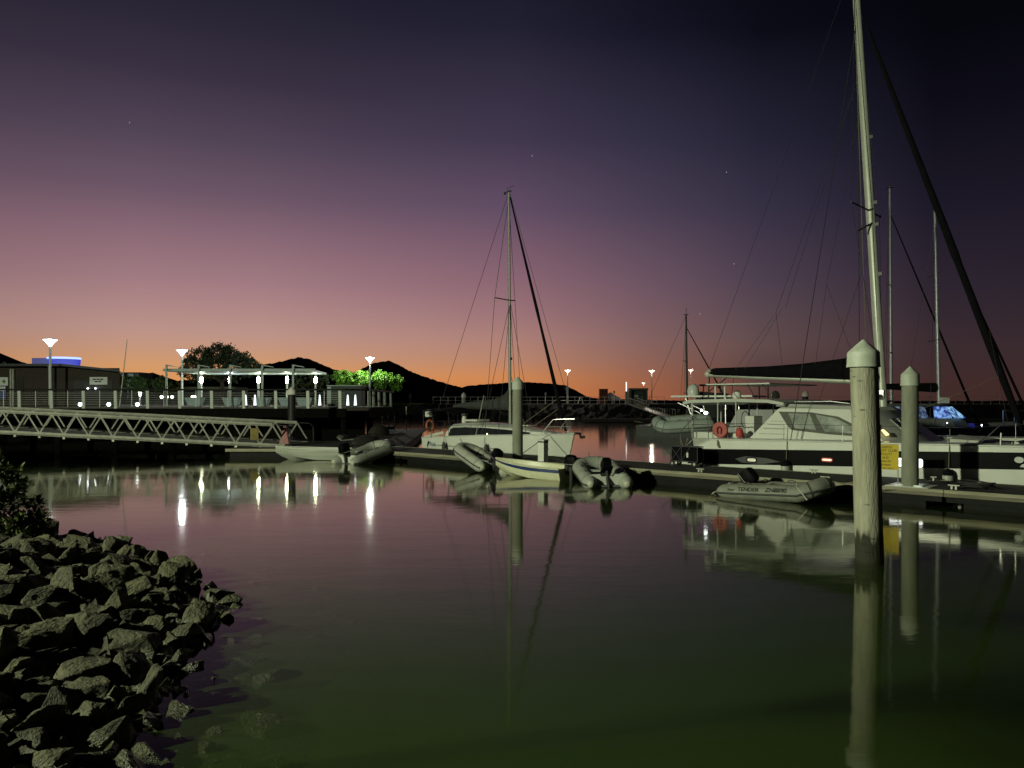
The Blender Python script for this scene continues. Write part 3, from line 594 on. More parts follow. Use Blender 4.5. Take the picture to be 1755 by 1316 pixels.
MB().prism([(11.34, YN-.002, .93), (11.4, YN-.002, 1.0), (11.58, YN-.002, 1.06), (11.68, YN-.002, 1.09), (11.78, YN-.002, 1.06), (11.93, YN-.002, 1.0), (11.98, YN-.002, .93), (11.8, YN-.002, .9), (11.66, YN-.002, .92), (11.5, YN-.002, .9)], (0, -.014, 0)).build('paw_pad', paw, hulls[0])
MB().box((6.2, 0, 1.09), (9.4, 4.5, .62)).build('bridge_deck', gel, CT)
# cabin
bot = [(2.75, -2.75), (7.5, -2.63), (8.1, -1.6), (8.1, 1.6), (7.5, 2.63), (2.75, 2.75)]; top = [(3.75, -2.28), (6.1, -2.22), (6.6, -1.3), (6.6, 1.3), (6.1, 2.22), (3.75, 2.28)]
MB().loft([[(x, y, 1.405) for x, y in bot], [(lerp(a[0], b_[0], .93), lerp(a[1], b_[1], .93), 2.52) for a, b_ in zip(bot, top)], [(lerp(a[0], b_[0], 1.05), b_[1]*.93, 2.62) for a, b_ in zip(bot, top)]]).build('cabin', gel, CT, 25)
def csid(x, z, off):                    # a point on the starboard cabin side
    k_ = (z-1.405)/(2.52-1.405)*.93; y = -lerp(2.75-.0244*(x-2.75), 2.28-.0254*(x-3.75), k_); return (x, y-off, z)
def sidepoly(name, pts, off, th, m, par=CT): return MB().prism([csid(x, z, off) for x, z in pts], (0, -th, 0)).build(name, m, par)
sr = sidepoly('window_surround', [(3.72, 2.43), (4.9, 2.41), (5.85, 2.27), (6.75, 1.84), (6.95, 1.6), (5.6, 1.66), (4.3, 1.78), (4.15, 1.9)], .004, .008, mat('grey_surround', (.1, .105, .085), .4))
sidepoly('window_pane', [(4.08, 2.37), (4.86, 2.35), (5.17, 1.79), (4.42, 1.84)], .012, .004, glassg, sr)
sidepoly('window_pane', [(5.06, 2.34), (5.78, 2.21), (6.5, 1.87), (6.62, 1.7), (5.45, 1.76)], .012, .004, glassg, sr)
for i, z in enumerate((1.62, 1.8, 1.95, 2.08)):
    MB().tube([csid(2.95+.8*(z-1.4), z, .004), csid(4.1-.3*(z-1.6), z, .004)], .008, 5).build('panel_seam', mat('seam', (.25, .26, .22), .6), CT)
MB().loft([[(3.6, -2.35, 2.62), (6.35, -2.22, 2.52), (7.0, 0, 2.48), (6.35, 2.22, 2.52), (3.6, 2.35, 2.62)], [(3.65, -2.2, 2.72), (6.2, -2.07, 2.63), (6.85, 0, 2.6), (6.2, 2.07, 2.63), (3.65, 2.2, 2.72)]]).build('cabin_roof', gel2, CT)
MB().tube([(4.2, -2.1, 2.78), (5.5, -2.08, 2.8), (6.1, -1.98, 2.72)], .02, 6).build('grab_rail', steel, CT)
for y0 in (-1.6, -.8):
    f = MB().prism([(7.9, y0, 1.62), (7.9, y0+.6, 1.62), (7.24, y0*.95+.56, 2.18), (7.24, y0*.95, 2.18)], (.03, 0, .03)).build('front_window', glassg, CT)
MB().prism([(7.42, -2.45, 1.66), (7.28, -2.47, 1.83), (7.34, -2.43, 1.84), (7.5, -2.4, 1.68)], (.02, -.03, .03)).build('lit_window', glow('yellow_window', (1, .8, .25), 1.6), CT)
MB().prism([(7.05, -2.5, 1.82), (6.9, -2.48, 2.08), (6.95, -2.45, 2.1), (7.12, -2.45, 1.84)], (.02, -.05, .03)).build('lit_window', MATS['yellow_window'], CT)
# hardtop and cockpit
MB().loft([[(x, y, z) for y in (-2.6, -2.5, 2.5, 2.6)]+[(x, y, z-.12) for y in (2.55, 2.4, -2.4, -2.55)] for x, z in ((-.1, 2.78), (.2, 2.86), (2.2, 2.9), (3.4, 2.86), (4.0, 2.76))]).build('cockpit_hardtop', gel2, CT, 30)
for x, y in ((.25, -2.45), (1.35, -2.45), (2.1, -2.45), (2.35, -1.2), (.25, 2.4), (1.35, 2.4), (.5, -.6)):
    MB().tube([(x, y, 1.38), (x, y, 2.8)], .035 if x < .4 else .025, 8).build('hardtop_post', mat('pale_post', (.5, .55, .5), .4), CT)
for x in (.95, 1.35):
    MB().tube([(x, -1.9, 2.85), (x, -1.9, 3.42)], .035, 8).build('solar_frame_post', gel, CT); MB().tube([(x, 1.9, 2.85), (x, 1.9, 3.42)], .035, 8).build('solar_frame_post', gel, CT)
MB().box((2.0, 0, 3.46), (2.6, 4.4, .05)).build('solar_panel', gel2, CT)
MB().tube([(2.3, -1.9, 3.42), (2.7, -1.95, 2.8)], .02, 6).tube([(2.9, -1.9, 3.42), (3.4, -1.95, 2.78)], .02, 6).tube([(1.0, -1.9, 3.4), (1.3, -1.6, 3.0)], .02, 6).build('solar_brace', wire, CT)
for x, y in ((1.2, -.6), (1.9, 1.4)): MB().lathe([(.16, 0), (.17, .08), (.17, .2), (.1, .3), (.01, .33)], 14, (x, y, 2.92)).build('radar_dome', gel, CT, 40)
rl = MB(); rl.tube([(.5, -2.9, 1.9), (2.7, -2.95, 1.98)], .018, 6).tube([(.1, -2.2, 1.72), (.1, 2.2, 1.72)], .018, 6)
for x in (.5, 1.2, 2.0, 2.7): rl.tube([(x, -2.9, 1.3), (x, -2.9, 1.95)], .016, 6)
rl.build('cockpit_rail', steel, CT)
MB().tube([(-.1, -2.75, 1.62), (.4, -2.5, 2.2)], .016, 6).tube([(-.1, -2.75, .75), (-.1, -2.75, 1.62)], .016, 6).tube([(-.15, -2.8, .78), (.45, -2.6, 1.4)], .016, 6).build('boarding_rail', steel, CT)
o = MB().tube([(1.75, -3.0+.03, 1.76)], .1, 6) if False else MB()
o.lathe([(.0, -.05), (.27, -.05), (.3, 0), (.27, .05), (.0, .05)], 20); lb = o.build('life_buoy', mat('faded_red_cover', (.42, .1, .09), .7, var=.2), CT, 40, (1.75, -3.02, 1.74), (R(90), 0, R(8)))
MB().tube([(-.06, -.16, .07), (-.08, .05, .075), (0, .12, .08), (.08, .05, .075), (.06, -.16, .07)], .025, 6).build('strap', mat('dark_red_strap', (.12, .01, .012), .7), lb)
MB().lathe([(0, 0), (.12, .05), (.14, .2), (.1, .36), (0, .4)], 12, (2.5, -2.95, 1.44)).build('fender', red, CT, 40)
MB().box((1.5, -2.2, 1.5), (2.2, .8, .22)).build('cockpit_seat', gel2, CT)
MB().box((2.55, -1.9, 1.85), (.35, .7, .8)).build('helm_console', gel2, CT)
sw = MB().tube([(2.2, -1.9+.32*cos(q), 2.1+.32*sin(q)) for q in [i*pi/8 for i in range(17)]], .018, 6); sw.build('steering_wheel', steel, CT)
MB().tube([(.4, -2.6, 1.5), (.4, -2.6, 2.1)], .015, 6).ball((.4, -2.6, 2.16), .09, 8).build('stern_light_post', steel, CT)
MB().ball((.7, -2.2, 2.35), (.08, .08, .06), 8).build('cockpit_lamp', glow('cockpit_glow', (.9, 1, 1), 8), CT)
MB().tube([(.05, -3.0, 1.35), (.5, -3.45, .95), (.55, -3.3, 1.38)], .03, 6).tube([(1.9, -3.45, 1.38), (1.95, -3.54, 1.2), (2.0, -3.5, 1.1)], .05, 6).build('coiled_rope', rope, CT)
# mast, boom and rigging
def mx(z): return 6.55-(z-2.6)*.061
MB().tube([(mx(z), 0, z) for z in (2.6, 4, 8, 12, 16, 19.6)], [.17, .17, .165, .16, .145, .12], 14, flat=.72).build('mast', mastm, CT, 50)
MB().box((mx(3.0)-.05, -.05, 3.05), (.3, .25, .3)).ball((mx(2.9), -.16, 2.95), .1, 8).build('mast_winch', steel, CT)
for z in (7.4, 9.2, 10.0, 12.4): MB().box((mx(z)+.2, -.03, z), (.16, .06, .12)).build('mast_fitting', wire, CT)
MB().tube([(mx(9.75)-.15, -1.45, 9.8), (mx(9.75), 0, 9.72), (mx(9.75)-.15, 1.45, 9.8)], .035, 6).tube([(mx(9.4)+.1, 0, 9.3), (mx(9.4)-.2, -.75, 8.9)], .035, 6).ball((mx(9.75)-.15, 1.47, 9.8), .07, 6).build('spreader', wire, CT)
bs, be = Vector((6.2, 0, 3.5)), Vector((-.42, 0, 3.92))
MB().tube([bs, be], [.11, .09], 10).build('boom', mastm, CT, 40)
MB().loft([[(x, .2*a*cos(q), z0+hh/2+hh/2*sin(q)) for q in [2*pi*j/12 for j in range(12)]] for x, a, z0, hh in ((6.42, .9, 3.5, 1.25), (6.0, 1.1, 3.52, .98), (5.0, 1.2, 3.58, .8), (3.6, 1.2, 3.66, .6), (2.2, 1.15, 3.74, .46), (.9, 1, 3.82, .38), (-.1, .9, 3.88, .32), (-.35, .5, 3.94, .2))]).build('sail_cover', cover, CT, 60)
MB().ball((-.45, 0, 3.95), (.14, .1, .16), 8).ball((-.3, -.12, 4.08), .1, 8).build('boom_end_sheaves', alu, CT)
cable(CT, (-.35, 0, 3.85), (-.3, -.2, 2.9), .03, 'mainsheet', wire); cable(CT, (.45, 0, 3.8), (-.2, -1.1, 2.9), .022, 'mainsheet', wire); cable(CT, (.75, 0, 3.75), (.8, -.3, 2.95), .012)
for a, b_ in (((mx(15), 0, 15), (2.6, -.1, 6.3)), ((2.6, -.1, 6.3), (.9, -.16, 4.1)), ((2.9, -.12, 6.5), (1.3, -.16, 4.1)), ((2.6, -.1, 6.3), (2.9, -.18, 4.15)), ((mx(15), 0, 15), (2.9, .1, 6.5)), ((mx(14), 0, 14), (4.6, -.15, 7.2)), ((4.6, -.15, 7.2), (4.2, -.2, 4.2)), ((4.6, -.15, 7.2), (5.6, -.2, 4.4)), ((-.4, 0, 4.1), (mx(19), 0, 19))): cable(CT, a, b_, .008, 'lazy_jack')
for s_ in (-1, 1):
    cable(CT, (mx(17), 0, 17), (4.6, s_*3.35, 1.45), .014, 'shroud'); cable(CT, (mx(18.5), 0, 18.5), (mx(9.75)-.15, s_*1.45, 9.8), .01, 'diamond_stay'); cable(CT, (mx(9.75)-.15, s_*1.45, 9.8), (mx(3.4), s_*.1, 3.4), .01, 'diamond_stay')
cable(CT, (mx(19), -.1, 19), (mx(4)-.45, -.1, 4.4), .013, 'halyard', rope)
fs, fb = Vector((mx(17.6), 0, 17.6)), Vector((10.85, 0, 1.75))
MB().tube([lerp(fs, fb, u) for u in (0, .07, .09, .3, .5, .62, .64, .82, .96, 1)], [.025, .025, .06, .09, .115, .13, .11, .13, .1, .05], 10).build('furled_genoa', cover, CT, 60)
MB().tube([(11.1, -2.8, 1.5), (11.1, 2.8, 1.5)], .12, 10).build('crossbeam', alu, CT, 40)
nt_ = MB().box((10.2, 0, 1.42), (1.8, 4.2, .02)); nt_.build('trampoline', mat('net', (.02, .02, .02), .9), CT)
MB().loft([[(9.3, -2.15, 1.5), (9.3, -1.3, 1.72), (10.4, -1.3, 1.62), (10.9, -2.15, 1.52)], [(9.3, -2.6, 1.5), (9.3, -2.5, 1.62), (10.4, -2.5, 1.58), (10.9, -2.6, 1.5)]]).build('deck_locker', gel2, CT)
cable(CT, lerp(fs, fb, .88), (7.3, -2.3, 2.0), .007, 'sheet_rope', rope); cable(CT, (10.2, -1.6, 5.0), (11.0, -3.3, 2.2), .007)
rl = MB(); rl.tube([(10.3, -3.35, 1.55), (10.9, -3.2, 2.2)], .02, 6).tube([(11.2, -3.3, 1.55), (11.2, -3.3, 2.15), (11.75, -3.2, 2.1), (11.75, -3.2, 1.55)], .012, 6).tube([(10.85, -3.44, 1.5), (10.87, -3.44, 1.88)], .022, 6)
for x in (12.5, 12.9, 13.6): rl.tube([(x, -3.15, 1.55), (x, -3.1, 2.15)], .016, 6)
rl.tube([(12.5, -3.1, 2.15), (14.3, -2.85, 2.2)], .016, 6)
rl.build('bow_rail', steel, CT)
for x in (4.4, 6.4, 8.6): MB().tube([(x, -3.46, 1.45), (x, -3.44, 2.0)], .012, 6).build('stanchion', steel, CT)
MB().tube([(x, -3.44, 2.0) for x in (2.7, 4.4, 6.4, 8.6, 10.3)], .006, 5).build('lifeline', steel, CT)
for x in (4.55, 6.95, 9.55):
    MB().tube([(x, -3.46, 1.95), (x, -3.6, .8)], .012, 5).build('fender_rope', rope, CT)
    f = MB().lathe([(0, 0), (.13, .05), (.15, .12), (.15, .42), (.1, .5), (.03, .56)], 14, (x, -3.68, .2)).build('fender', mat('grey_fender', (.4, .42, .37), .5), CT, 40)
    MB().lathe([(.152, 0), (.154, .04), (.12, .14), (.04, .2)], 14, (x, -3.68, .58)).build('fender_hood', cover, f)

# ------------------------------------------------------------------ things on the dock
pw = thing('power_pedestal', 'white shore-power pedestal standing on the dock beside the concrete pile', 'pedestal', DK(-1.85, .4, .441), A)
MB().box((0, 0, .4), (.3, .26, .8)).build('housing', gel, pw); MB().box((0, 0, .83), (.34, .3, .06)).build('lid', gel2, pw); MB().box((0, 0, .76), (.31, .27, .05)).build('meter_band', glass, pw)
MB().tube([(.17, 0, .6), (.26, 0, .5), (.24, -.05, .25), (.4, -.1, .02)], .018, 6).build('cable', rubber, pw); MB().ball((.17, 0, .58), .05, 6).build('socket', rubber, pw)
sg = thing('notice_sign', 'yellow lettered notice on thin posts at the dock edge', 'sign', DK(10.8, .85, .441), A+R(16))
MB().box((0, 0, .75), (.64, .012, .72)).build('board', yellow, sg)
for x in (-.3, .3): MB().tube([(x, .02, 0), (x, .02, 1.1)], .014, 6).build('post', alu, sg)
for i, (s_, z) in enumerate((('CAIRNS', .11), ('YACHT CLUB', .11), ('FACILITY', .095), ('AND', .095), ('MARLIN', .09), ('MEMBERS', .075), ('BERTHS ONLY', .08))):
    text('lettering', s_, z, ink, sg, (-.02, -.0075, 1.0-i*.1), (R(90), 0, 0), 'CENTER', .88)
tr = thing('folding_trolley', 'black folding dock trolley with small wheels parked by the catamaran stern', 'trolley', DK(3.5, 2.15, .441), A)
b = MB()
for z in (.18, .72):
    for y in (-.2, .2): b.tube([(-.5, y, z), (.6, y, z)], .016, 6)
for x in (-.5, -.05, .6):
    for y in (-.2, .2): b.tube([(x, y, .18), (x, y, .74)], .016, 6)
for y in (-.2, .2): b.tube([(-.5, y, .18), (-.05, y, .72)], .012, 6).tube([(-.5, y, .72), (-.05, y, .18)], .012, 6).tube([(-.05, y, .2), (.3, y, .7)], .012, 6)
b.build('frame', wire, tr); MB().box((.05, 0, .45), (1.04, .36, .5)).build('fabric_bin', cover, tr); MB().tube([(-.5, 0, .3), (-1.05, 0, .75)], .02, 6).build('handle', wire, tr)
for x in (-.4, .5):
    for y in (-.24, .24): wl = MB().tube([(x, y-.02, .1), (x, y+.02, .1)], .1, 14).build('wheel', rubber, tr, 40); MB().tube([(x, y-.025, .1), (x, y+.025, .1)], .045, 10).build('hub', alu, wl)
MB().box((.2, -.21, .42), (.07, .02, .18)).build('tag', whitep, tr)
wb = thing('water_hose', 'coiled hose heaped on the dock beside the yellow notice pile', 'hose', DK(13.0, .9, .441), A)
MB().tube([((.3+.02*i*.3)*cos(i*.55), (.22+.01*i*.3)*sin(i*.55), .03+.004*i+.02*sin(i*1.7)) for i in range(40)], .02, 6).build('coil', rubber, wb)
MB().tube([(-.4, 0, .02), (-.2, .1, .12), (.3, 0, .16), (.5, .1, .05)], .025, 6).build('hose_end', rubber, wb)
o = MB().prism([(-.55, -.5, 0), (.55, -.5, 0), (.55, .5, 0), (-.55, .5, 0)], (0, 0, .02)).prism([(-.35, -.32, .021), (.35, -.32, .021), (.35, .32, .021), (-.35, .32, .021)], (0, 0, .03))
tag(o.build('pile_collar', mat('galvanised', (.5, .53, .52), .35, .4), None, None, tuple(DK(11.56, .55, .443)), (0, 0, A)), 'pale square metal collar around the concrete pile by the yellow notice', 'pile collar')

# ------------------------------------------------------------------ gangway and landing pontoon
GN, GF = 40.0, 44.6
gw = thing('gangway', 'long aluminium truss gangway sloping down to the landing pontoon', 'gangway', (-11.8, GN, .49))
SL = .73/14.8; HT = 1.08; PW = 1.275; NP = 21
def gp(x, y, z): return (x, y, z-SL*x)
for y in (0, GF-GN):
    MB().tube([gp(-.65, y, HT), gp(-NP*PW, y, HT)], .085, 4).build('top_chord', alu, gw); MB().tube([gp(0, y, 0), gp(-NP*PW, y, 0)], .1, 4).build('bottom_chord', alu, gw)
    for i in range(NP):
        for a, c in ((0, .5), (1, .5)):
            MB().tube([gp(-(i+a)*PW, y, .03), gp(-(i+c)*PW, y, HT-.03)], .042, 4).build('diagonal', alu, gw)
    MB().tube([gp(-.5, y, HT), gp(.1, y, HT-.02), gp(.28, y, HT-.2), gp(.3, y, 0)], .028, 8).build('end_hoop', steel, gw)
for i in range(0, NP):
    MB().box(gp(-(i+.0)*PW, (GF-GN)/2, -.14), (.12, GF-GN, .12)).build('cross_beam', alu, gw)
MB().prism([gp(0, .12, -.05), gp(-NP*PW, .12, -.05), gp(-NP*PW, GF-GN-.12, -.05), gp(0, GF-GN-.12, -.05)], (0, 0, .04)).build('walkway_deck', mat('grey_decking', (.2, .19, .18), .8, var=.3), gw)
MB().box(gp(-1.55, .0-.07, .55), (.42, .03, .62)).build('notice_panel', mat('dark_ochre_panel', (.16, .12, .02), .7, var=.3), gw)
lp = thing('landing_pontoon', 'low grey landing pontoon at the foot of the gangway', 'pontoon', (-10, 38.6, 0))
def slab(name, pts, z0, z1, m, par): return MB().prism([(x, y, z0) for x, y in pts], (0, 0, z1-z0)).build(name, m, par)
slab('deck_section', [(-4.3, .0), (.5, .1), (.3, 8), (-4.3, 8)], .36, .44, deckm, lp); slab('deck_section', [(.52, .1), (4.4, 0.4), (2.5, 29), (-2.0, 29), (.32, 8)], .36, .438, deckm, lp)
slab('pontoon_float', [(-4.2, .15), (-.1, .2), (-.1, 7.8), (-4.2, 7.8)], -.3, .36, floatm, lp); slab('pontoon_float', [(.6, .3), (4.2, .6), (2.2, 28.5), (-1.6, 28.5), (.4, 8)], -.3, .36, floatm, lp)
MB().box((-2.9, -.03, .37), (2.9, .06, .14)).build('edge_board', whal, lp); MB().box((-.4, -.03, .37), (2.0, .06, .14)).build('edge_board', whal, lp); MB().box((2.5, .17, .37), (3.9, .06, .14), Matrix.Rotation(.08, 3, 'Z')).build('edge_board', whal, lp)
kk = [('upturned_dinghy', 'dark upturned dinghy hull lying on the landing pontoon', (-8.2, 43.5, .44), 75, 3.0, .5), ('kayak', 'dull grey kayak lying on the landing pontoon beside the upturned hull', (-6.8, 42.5, .44), 100, 3.6, .3), ('upturned_dinghy', 'brown tarpaulin-covered dinghy at the far end of the landing pontoon', (-9.5, 55, .44), 85, 3.2, .75), ('paddle_board', 'pale paddle board lying flat on the landing pontoon', (-9.3, 47.5, .44), 40, 2.8, .12), ('kayak', 'white-edged kayak on the left rim of the landing pontoon', (-10.9, 49.5, .44), 98, 3.6, .28)]
km = [mat('dark_tarp', (.035, .035, .03), .8, var=.4), mat('kayak_grey', (.1, .1, .09), .5), mat('brown_tarp', (.05, .045, .035), .9, var=.4), mat('board_pale', (.4, .42, .38), .5), mat('kayak_pale', (.26, .26, .22), .5)]
for (nm, lb_, lc, rz, ln, hh), m_ in zip(kk, km):
    t = thing(nm, lb_, nm.replace('_', ' '), lc, R(rz)); rg = []
    for i in range(13):
        u = i/12; wv = max(.02, sin(pi*min(max(u, .02), .98))**.6)*(.75 if 'ding' in nm else .36); hz_ = max(.02, hh*sin(pi*min(max(u, .03), .97))**.5)
        rg.append([((u-.5)*ln, wv*cos(q), hz_*(.5+.5*sin(q)) if 'ding' not in nm else hz_*max(0, sin(q))) for q in [2*pi*j/14 for j in range(14)]])
    MB().loft(rg).build('hull', m_, t, 50); MB().tube([(-ln*.4, 0, hh+.005), (0, 0, hh+.02), (ln*.4, 0, hh+.005)], .02, 6).build('keel_strip', rubber, t)
rt = thing('red_safety_cone', 'red tapered safety marker standing on the gangway foot', 'marker', (-12.15, 41.2, .53)); MB().loft([[(-.26, -.2, 0), (.26, -.2, 0), (.26, .2, 0), (-.26, .2, 0)], [(-.06, -.05, .95), (.06, -.05, .95), (.06, .05, .95), (-.06, .05, .95)]]).build('body', mat('red_marker', (.22, .008, .008), .5), rt); MB().box((0, 0, .012), (.62, .5, .025)).build('base', rubber, rt)
lf = thing('access_gate', 'thin pale metal gate frame at the far end of the landing pontoon', 'gate', (-10.6, 63, .438)); b = MB()
for x in (-1.9, 0, .45, 1.0, 1.95): b.tube([(x, 0, 0), (x, 0, (1.7 if abs(x) < 1.2 else 2.0 if x > 0 else 1.2))], .035, 6)
b.tube([(-.3, 0, 1.7), (1.2, 0, 1.7)], .03, 6).tube([(0, 0, .9), (1, 0, .9)], .03, 6); b.build('frame', alu, lf); MB().box((.5, 0, .25), (1, .3, .3)).build('base', alu, lf)

# ------------------------------------------------------------------ land, wharf and seawall
sl = lambda name, pts, z0, z1, m: slab(name, pts, z0, z1, m, None)
landm = mat('dark_ground', (.05, .05, .035), .95, var=.4, scale=.2); grassm = mat('lawn', (.06, .09, .025), .95, var=.4, scale=1)
gr = sl('ground', [(-130, 58), (-16, 58), (-16, 78), (-40, 139), (200, 139), (420, 139), (420, 900), (-700, 900), (-700, 40), (-130, 40)], -1.5, 2.38, landm); gr['kind'] = 'structure'
pv = sl('pavement', [(-90, 57.9), (-16.2, 57.9), (-16.2, 78), (-34, 108), (-90, 108)], 2.385, 2.44, paving); pv['kind'] = 'structure'
pr = sl('pavement', [(-36, 143), (200, 143), (200, 149), (-36, 149)], 2.385, 2.6, mat('promenade', (.2, .165, .145), .8, var=.2, scale=.5)); pr['kind'] = 'structure'
gs = sl('lawn', [(-34, 139.3), (-13, 139.3), (-13, 142.9), (-34, 142.9)], 2.382, 2.66, grassm); gs['kind'] = 'structure'
# rock seawall
b = MB(); cols, rows = 420, 7
for j in range(rows):
    for i in range(cols):
        x = -42+i*.62; u = j/(rows-1); y = 133.5+5.6*u; z = lerp(-.6, 2.42, u)
        q = Vector((random.uniform(-1, 1), random.uniform(-1, 1), random.uniform(-1, 1)))
        b.v.append((x+q.x*.22, y-.55*q.y, z+q.z*.28*(j < rows-1)))
for j in range(rows-1):
    for i in range(cols-1): b.f.append([j*cols+i, j*cols+i+1, (j+1)*cols+i+1, (j+1)*cols+i])
swl = b.build('rock_seawall', mat('seawall_rock', (.012, .012, .01), .9, var=.8, scale=1.2)); tag(swl, 'long dark rock seawall below the promenade railing across the harbour', 'seawall')
def rail_run(name, label, p0, p1, n, h_, m, toplab=True, pr_=.035):
    t = thing(name, label, 'railing', p0); v = Vector(p1)-Vector(p0); pm = MB().tube([(0, 0, 0), (0, 0, h_)], pr_, 6).mesh('post', m)
    for i in range(n+1): obj('post', pm, t, tuple(v*(i/n)))
    for z in (h_, h_*.52): MB().tube([(0, 0, z), (v.x, v.y, v.z+z)], pr_*.8, 6).build('rail', m, t)
    return t
rail_run('promenade_railing', 'pale metal railing along the promenade above the rock seawall', (-14.5, 141.5, 2.45), (28, 141.5, 2.45), 31, 1.35, mat('pale_steel', (.7, .72, .7), .45, var=0))
rail_run('promenade_railing', 'thin metal railing on the seawall behind the catamarans', (33, 141.5, 2.45), (130, 141.5, 2.45), 60, 1.35, MATS['pale_steel'])
# wharf
wf = thing('timber_wharf', 'dark timber wharf on piles carrying the pavilion and brick building', 'wharf', (0, 52, 0))
slab('deck_section', [(-60, 0), (-11.2, 0), (-9.9, 1.2), (-9.9, 12), (-15.8, 12), (-15.8, 5.8), (-60, 5.8)], 2.2, 2.45, mat('wharf_deck', (.1, .09, .08), .8, var=.3), wf)
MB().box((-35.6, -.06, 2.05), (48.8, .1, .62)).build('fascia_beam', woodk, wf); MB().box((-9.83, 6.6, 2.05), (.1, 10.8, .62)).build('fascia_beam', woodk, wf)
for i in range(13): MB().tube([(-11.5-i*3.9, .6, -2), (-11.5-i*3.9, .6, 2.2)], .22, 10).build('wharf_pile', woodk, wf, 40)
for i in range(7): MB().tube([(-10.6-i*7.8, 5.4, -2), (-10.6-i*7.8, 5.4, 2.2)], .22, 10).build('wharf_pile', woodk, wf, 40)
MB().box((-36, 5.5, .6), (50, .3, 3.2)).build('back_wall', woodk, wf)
wr = thing('wharf_railing', 'dark handrail with pale blade posts along the wharf edge', 'railing', (0, 52, 2.45))
pm = MB().loft([[(-.10, -.03, -.2), (.10, -.03, -.2), (.10, .03, -.2), (-.10, .03, -.2)], [(-.13, -.03, 1.1), (.07, -.03, 1.1), (.07, .03, 1.1), (-.13, .03, 1.1)]]).mesh('post', postm)
for i in range(23): obj('post', pm, wr, (-11.6-i*2.165, 0, 0))
for y in (1.3, 3.2, 5.4, 8, 11): obj('post', pm, wr, (-9.9, y, 0), (0, 0, R(60)))
MB().tube([(-60, 0, 1.18), (-11.3, 0, 1.18)], .055, 8).build('handrail', navy, wr); MB().tube([(-11.3, 0, 1.18), (-9.9, 1.3, 1.18), (-9.9, 12, 1.18)], .055, 8).build('handrail', navy, wr)
thin = MB().tube([(0, 0, 0), (0, 0, 1.1)], .022, 6).mesh('baluster', MATS['pale_steel'])
for i in range(22): obj('baluster', thin, wr, (-12.68-i*2.165, 0, 0))
for k_ in range(6): MB().tube([(-60, 0, .2+k_*.15), (-11.3, 0, .2+k_*.15)], .006, 4).build('wire_strand', MATS['pale_steel'], wr)
# lamps
def lampglass(name, col, es):
    m = bpy.data.materials.new(name); m.use_nodes = True; t = m.node_tree; t.nodes.clear(); q = t.nodes.new
    e = q('ShaderNodeEmission'); e.inputs[0].default_value = (*col, 1); e.inputs[1].default_value = es
    tr = q('ShaderNodeBsdfTransparent'); a = q('ShaderNodeMixShader'); a.inputs[0].default_value = .5; t.links.new(tr.outputs[0], a.inputs[1]); t.links.new(e.outputs[0], a.inputs[2])
    o = q('ShaderNodeOutputMaterial'); t.links.new(a.outputs[0], o.inputs[0]); return m, col
def lamp_maker(name, label, loc, h_, mm, hr=.5, watts=500):
    m, col = mm; group = None
    t = thing(name, label, 'street lamp', loc, 0, group)
    MB().tube([(0, 0, 0), (0, 0, h_)], [.13, .085], 10).build('pole', mat('lamp_pole', (.5, .54, .54), .45, var=.06), t, 40)
    MB().lathe([(.1, 0), (.14, .1), (hr*.72, .38), (hr, .5), (hr, .54)], 18, (0, 0, h_)).build('lamp_glass', m, t, 40)
    MB().lathe([(hr*1.06, 0), (hr*1.06, .05), (.1, .1)], 18, (0, 0, h_+.541)).build('lamp_cap', alu, t, 40)
    l_ = bpy.data.lights.new('lamp', 'POINT'); l_.energy = watts; l_.color = col; l_.shadow_soft_size = .2; q = bpy.data.objects.new('lamp', l_); COL.objects.link(q); q.parent = t; q.location = (0, 0, h_+.36)
    return t
lw = lampglass('lamp_white', (.9, .96, 1), 4); lwg = lampglass('lamp_greenish', (.92, 1, .9), 5); lo_ = lampglass('lamp_warm', (1, .88, .7), 4)
for px, D, lb_, m_ in ((86, 60, 'tall white street lamp standing before the brown brick building', lw), (312, 72, 'white street lamp at the left end of the lit pavilion', lw), (634, 84, 'bright street lamp above the lit green trees', lwg)):
    p = W(px, 0, D); lamp_maker('street_lamp', lb_, (p.x, D, 2.38), 4.75, m_, .5, {84: 3600, 72: 700}.get(D, 110))
for px, D, lb_, z in ((973, 146, 'street lamp on the promenade just right of the furled jib', 8.8), (1117, 150, 'street lamp on the promenade beside the kiosk', 8.9), (1184, 190, 'distant street lamp beside the bare thin mast', 10.7), (1103, 260, 'distant street lamp low behind the kiosk roof', 9.3), (1238, 185, 'distant street lamp just above the catamaran boom', 10.3)):
    p = W(px, 0, D); lamp_maker('street_lamp', lb_, (p.x, D, 2.38), z-2.4-.4, lo_, .6, 3000)

# ------------------------------------------------------------------ pavilion
pvn = thing('open_pavilion', 'open waterfront pavilion with flat roof and rows of lit steel columns', 'pavilion', (0, 66, 2.441))
X66 = lambda px, D: (px-877.5)/F*D
slab('roof', [(X66(297, 66), -2), (X66(552, 68), -2), (X66(548, 70), 6.5), (X66(300, 66), 6.5)], 2.93, 3.12, teal, pvn)
MB().box((X66(425, 66), -2.1, 3.02), (12.6, .12, .22)).build('roof_edge', teal, pvn)
for px in (307, 360, 412, 465, 516):
    x = X66(px, 66); MB().box((x, -.5-1.9, 1.65), (.14, .14, 3.6)).build('outer_column', teal, pvn); MB().prism([(x, -2.4, 3.36), (x+.9, -2.4, 3.22), (x+.9, -2.4, 3.28), (x, -2.4, 3.45)], (0, .08, 0)).build('roof_bracket', teal, pvn)
dl = glow('downlight', (.92, 1, .7), 110); dlw = glow('downlight_white', (.9, .97, 1), 110)
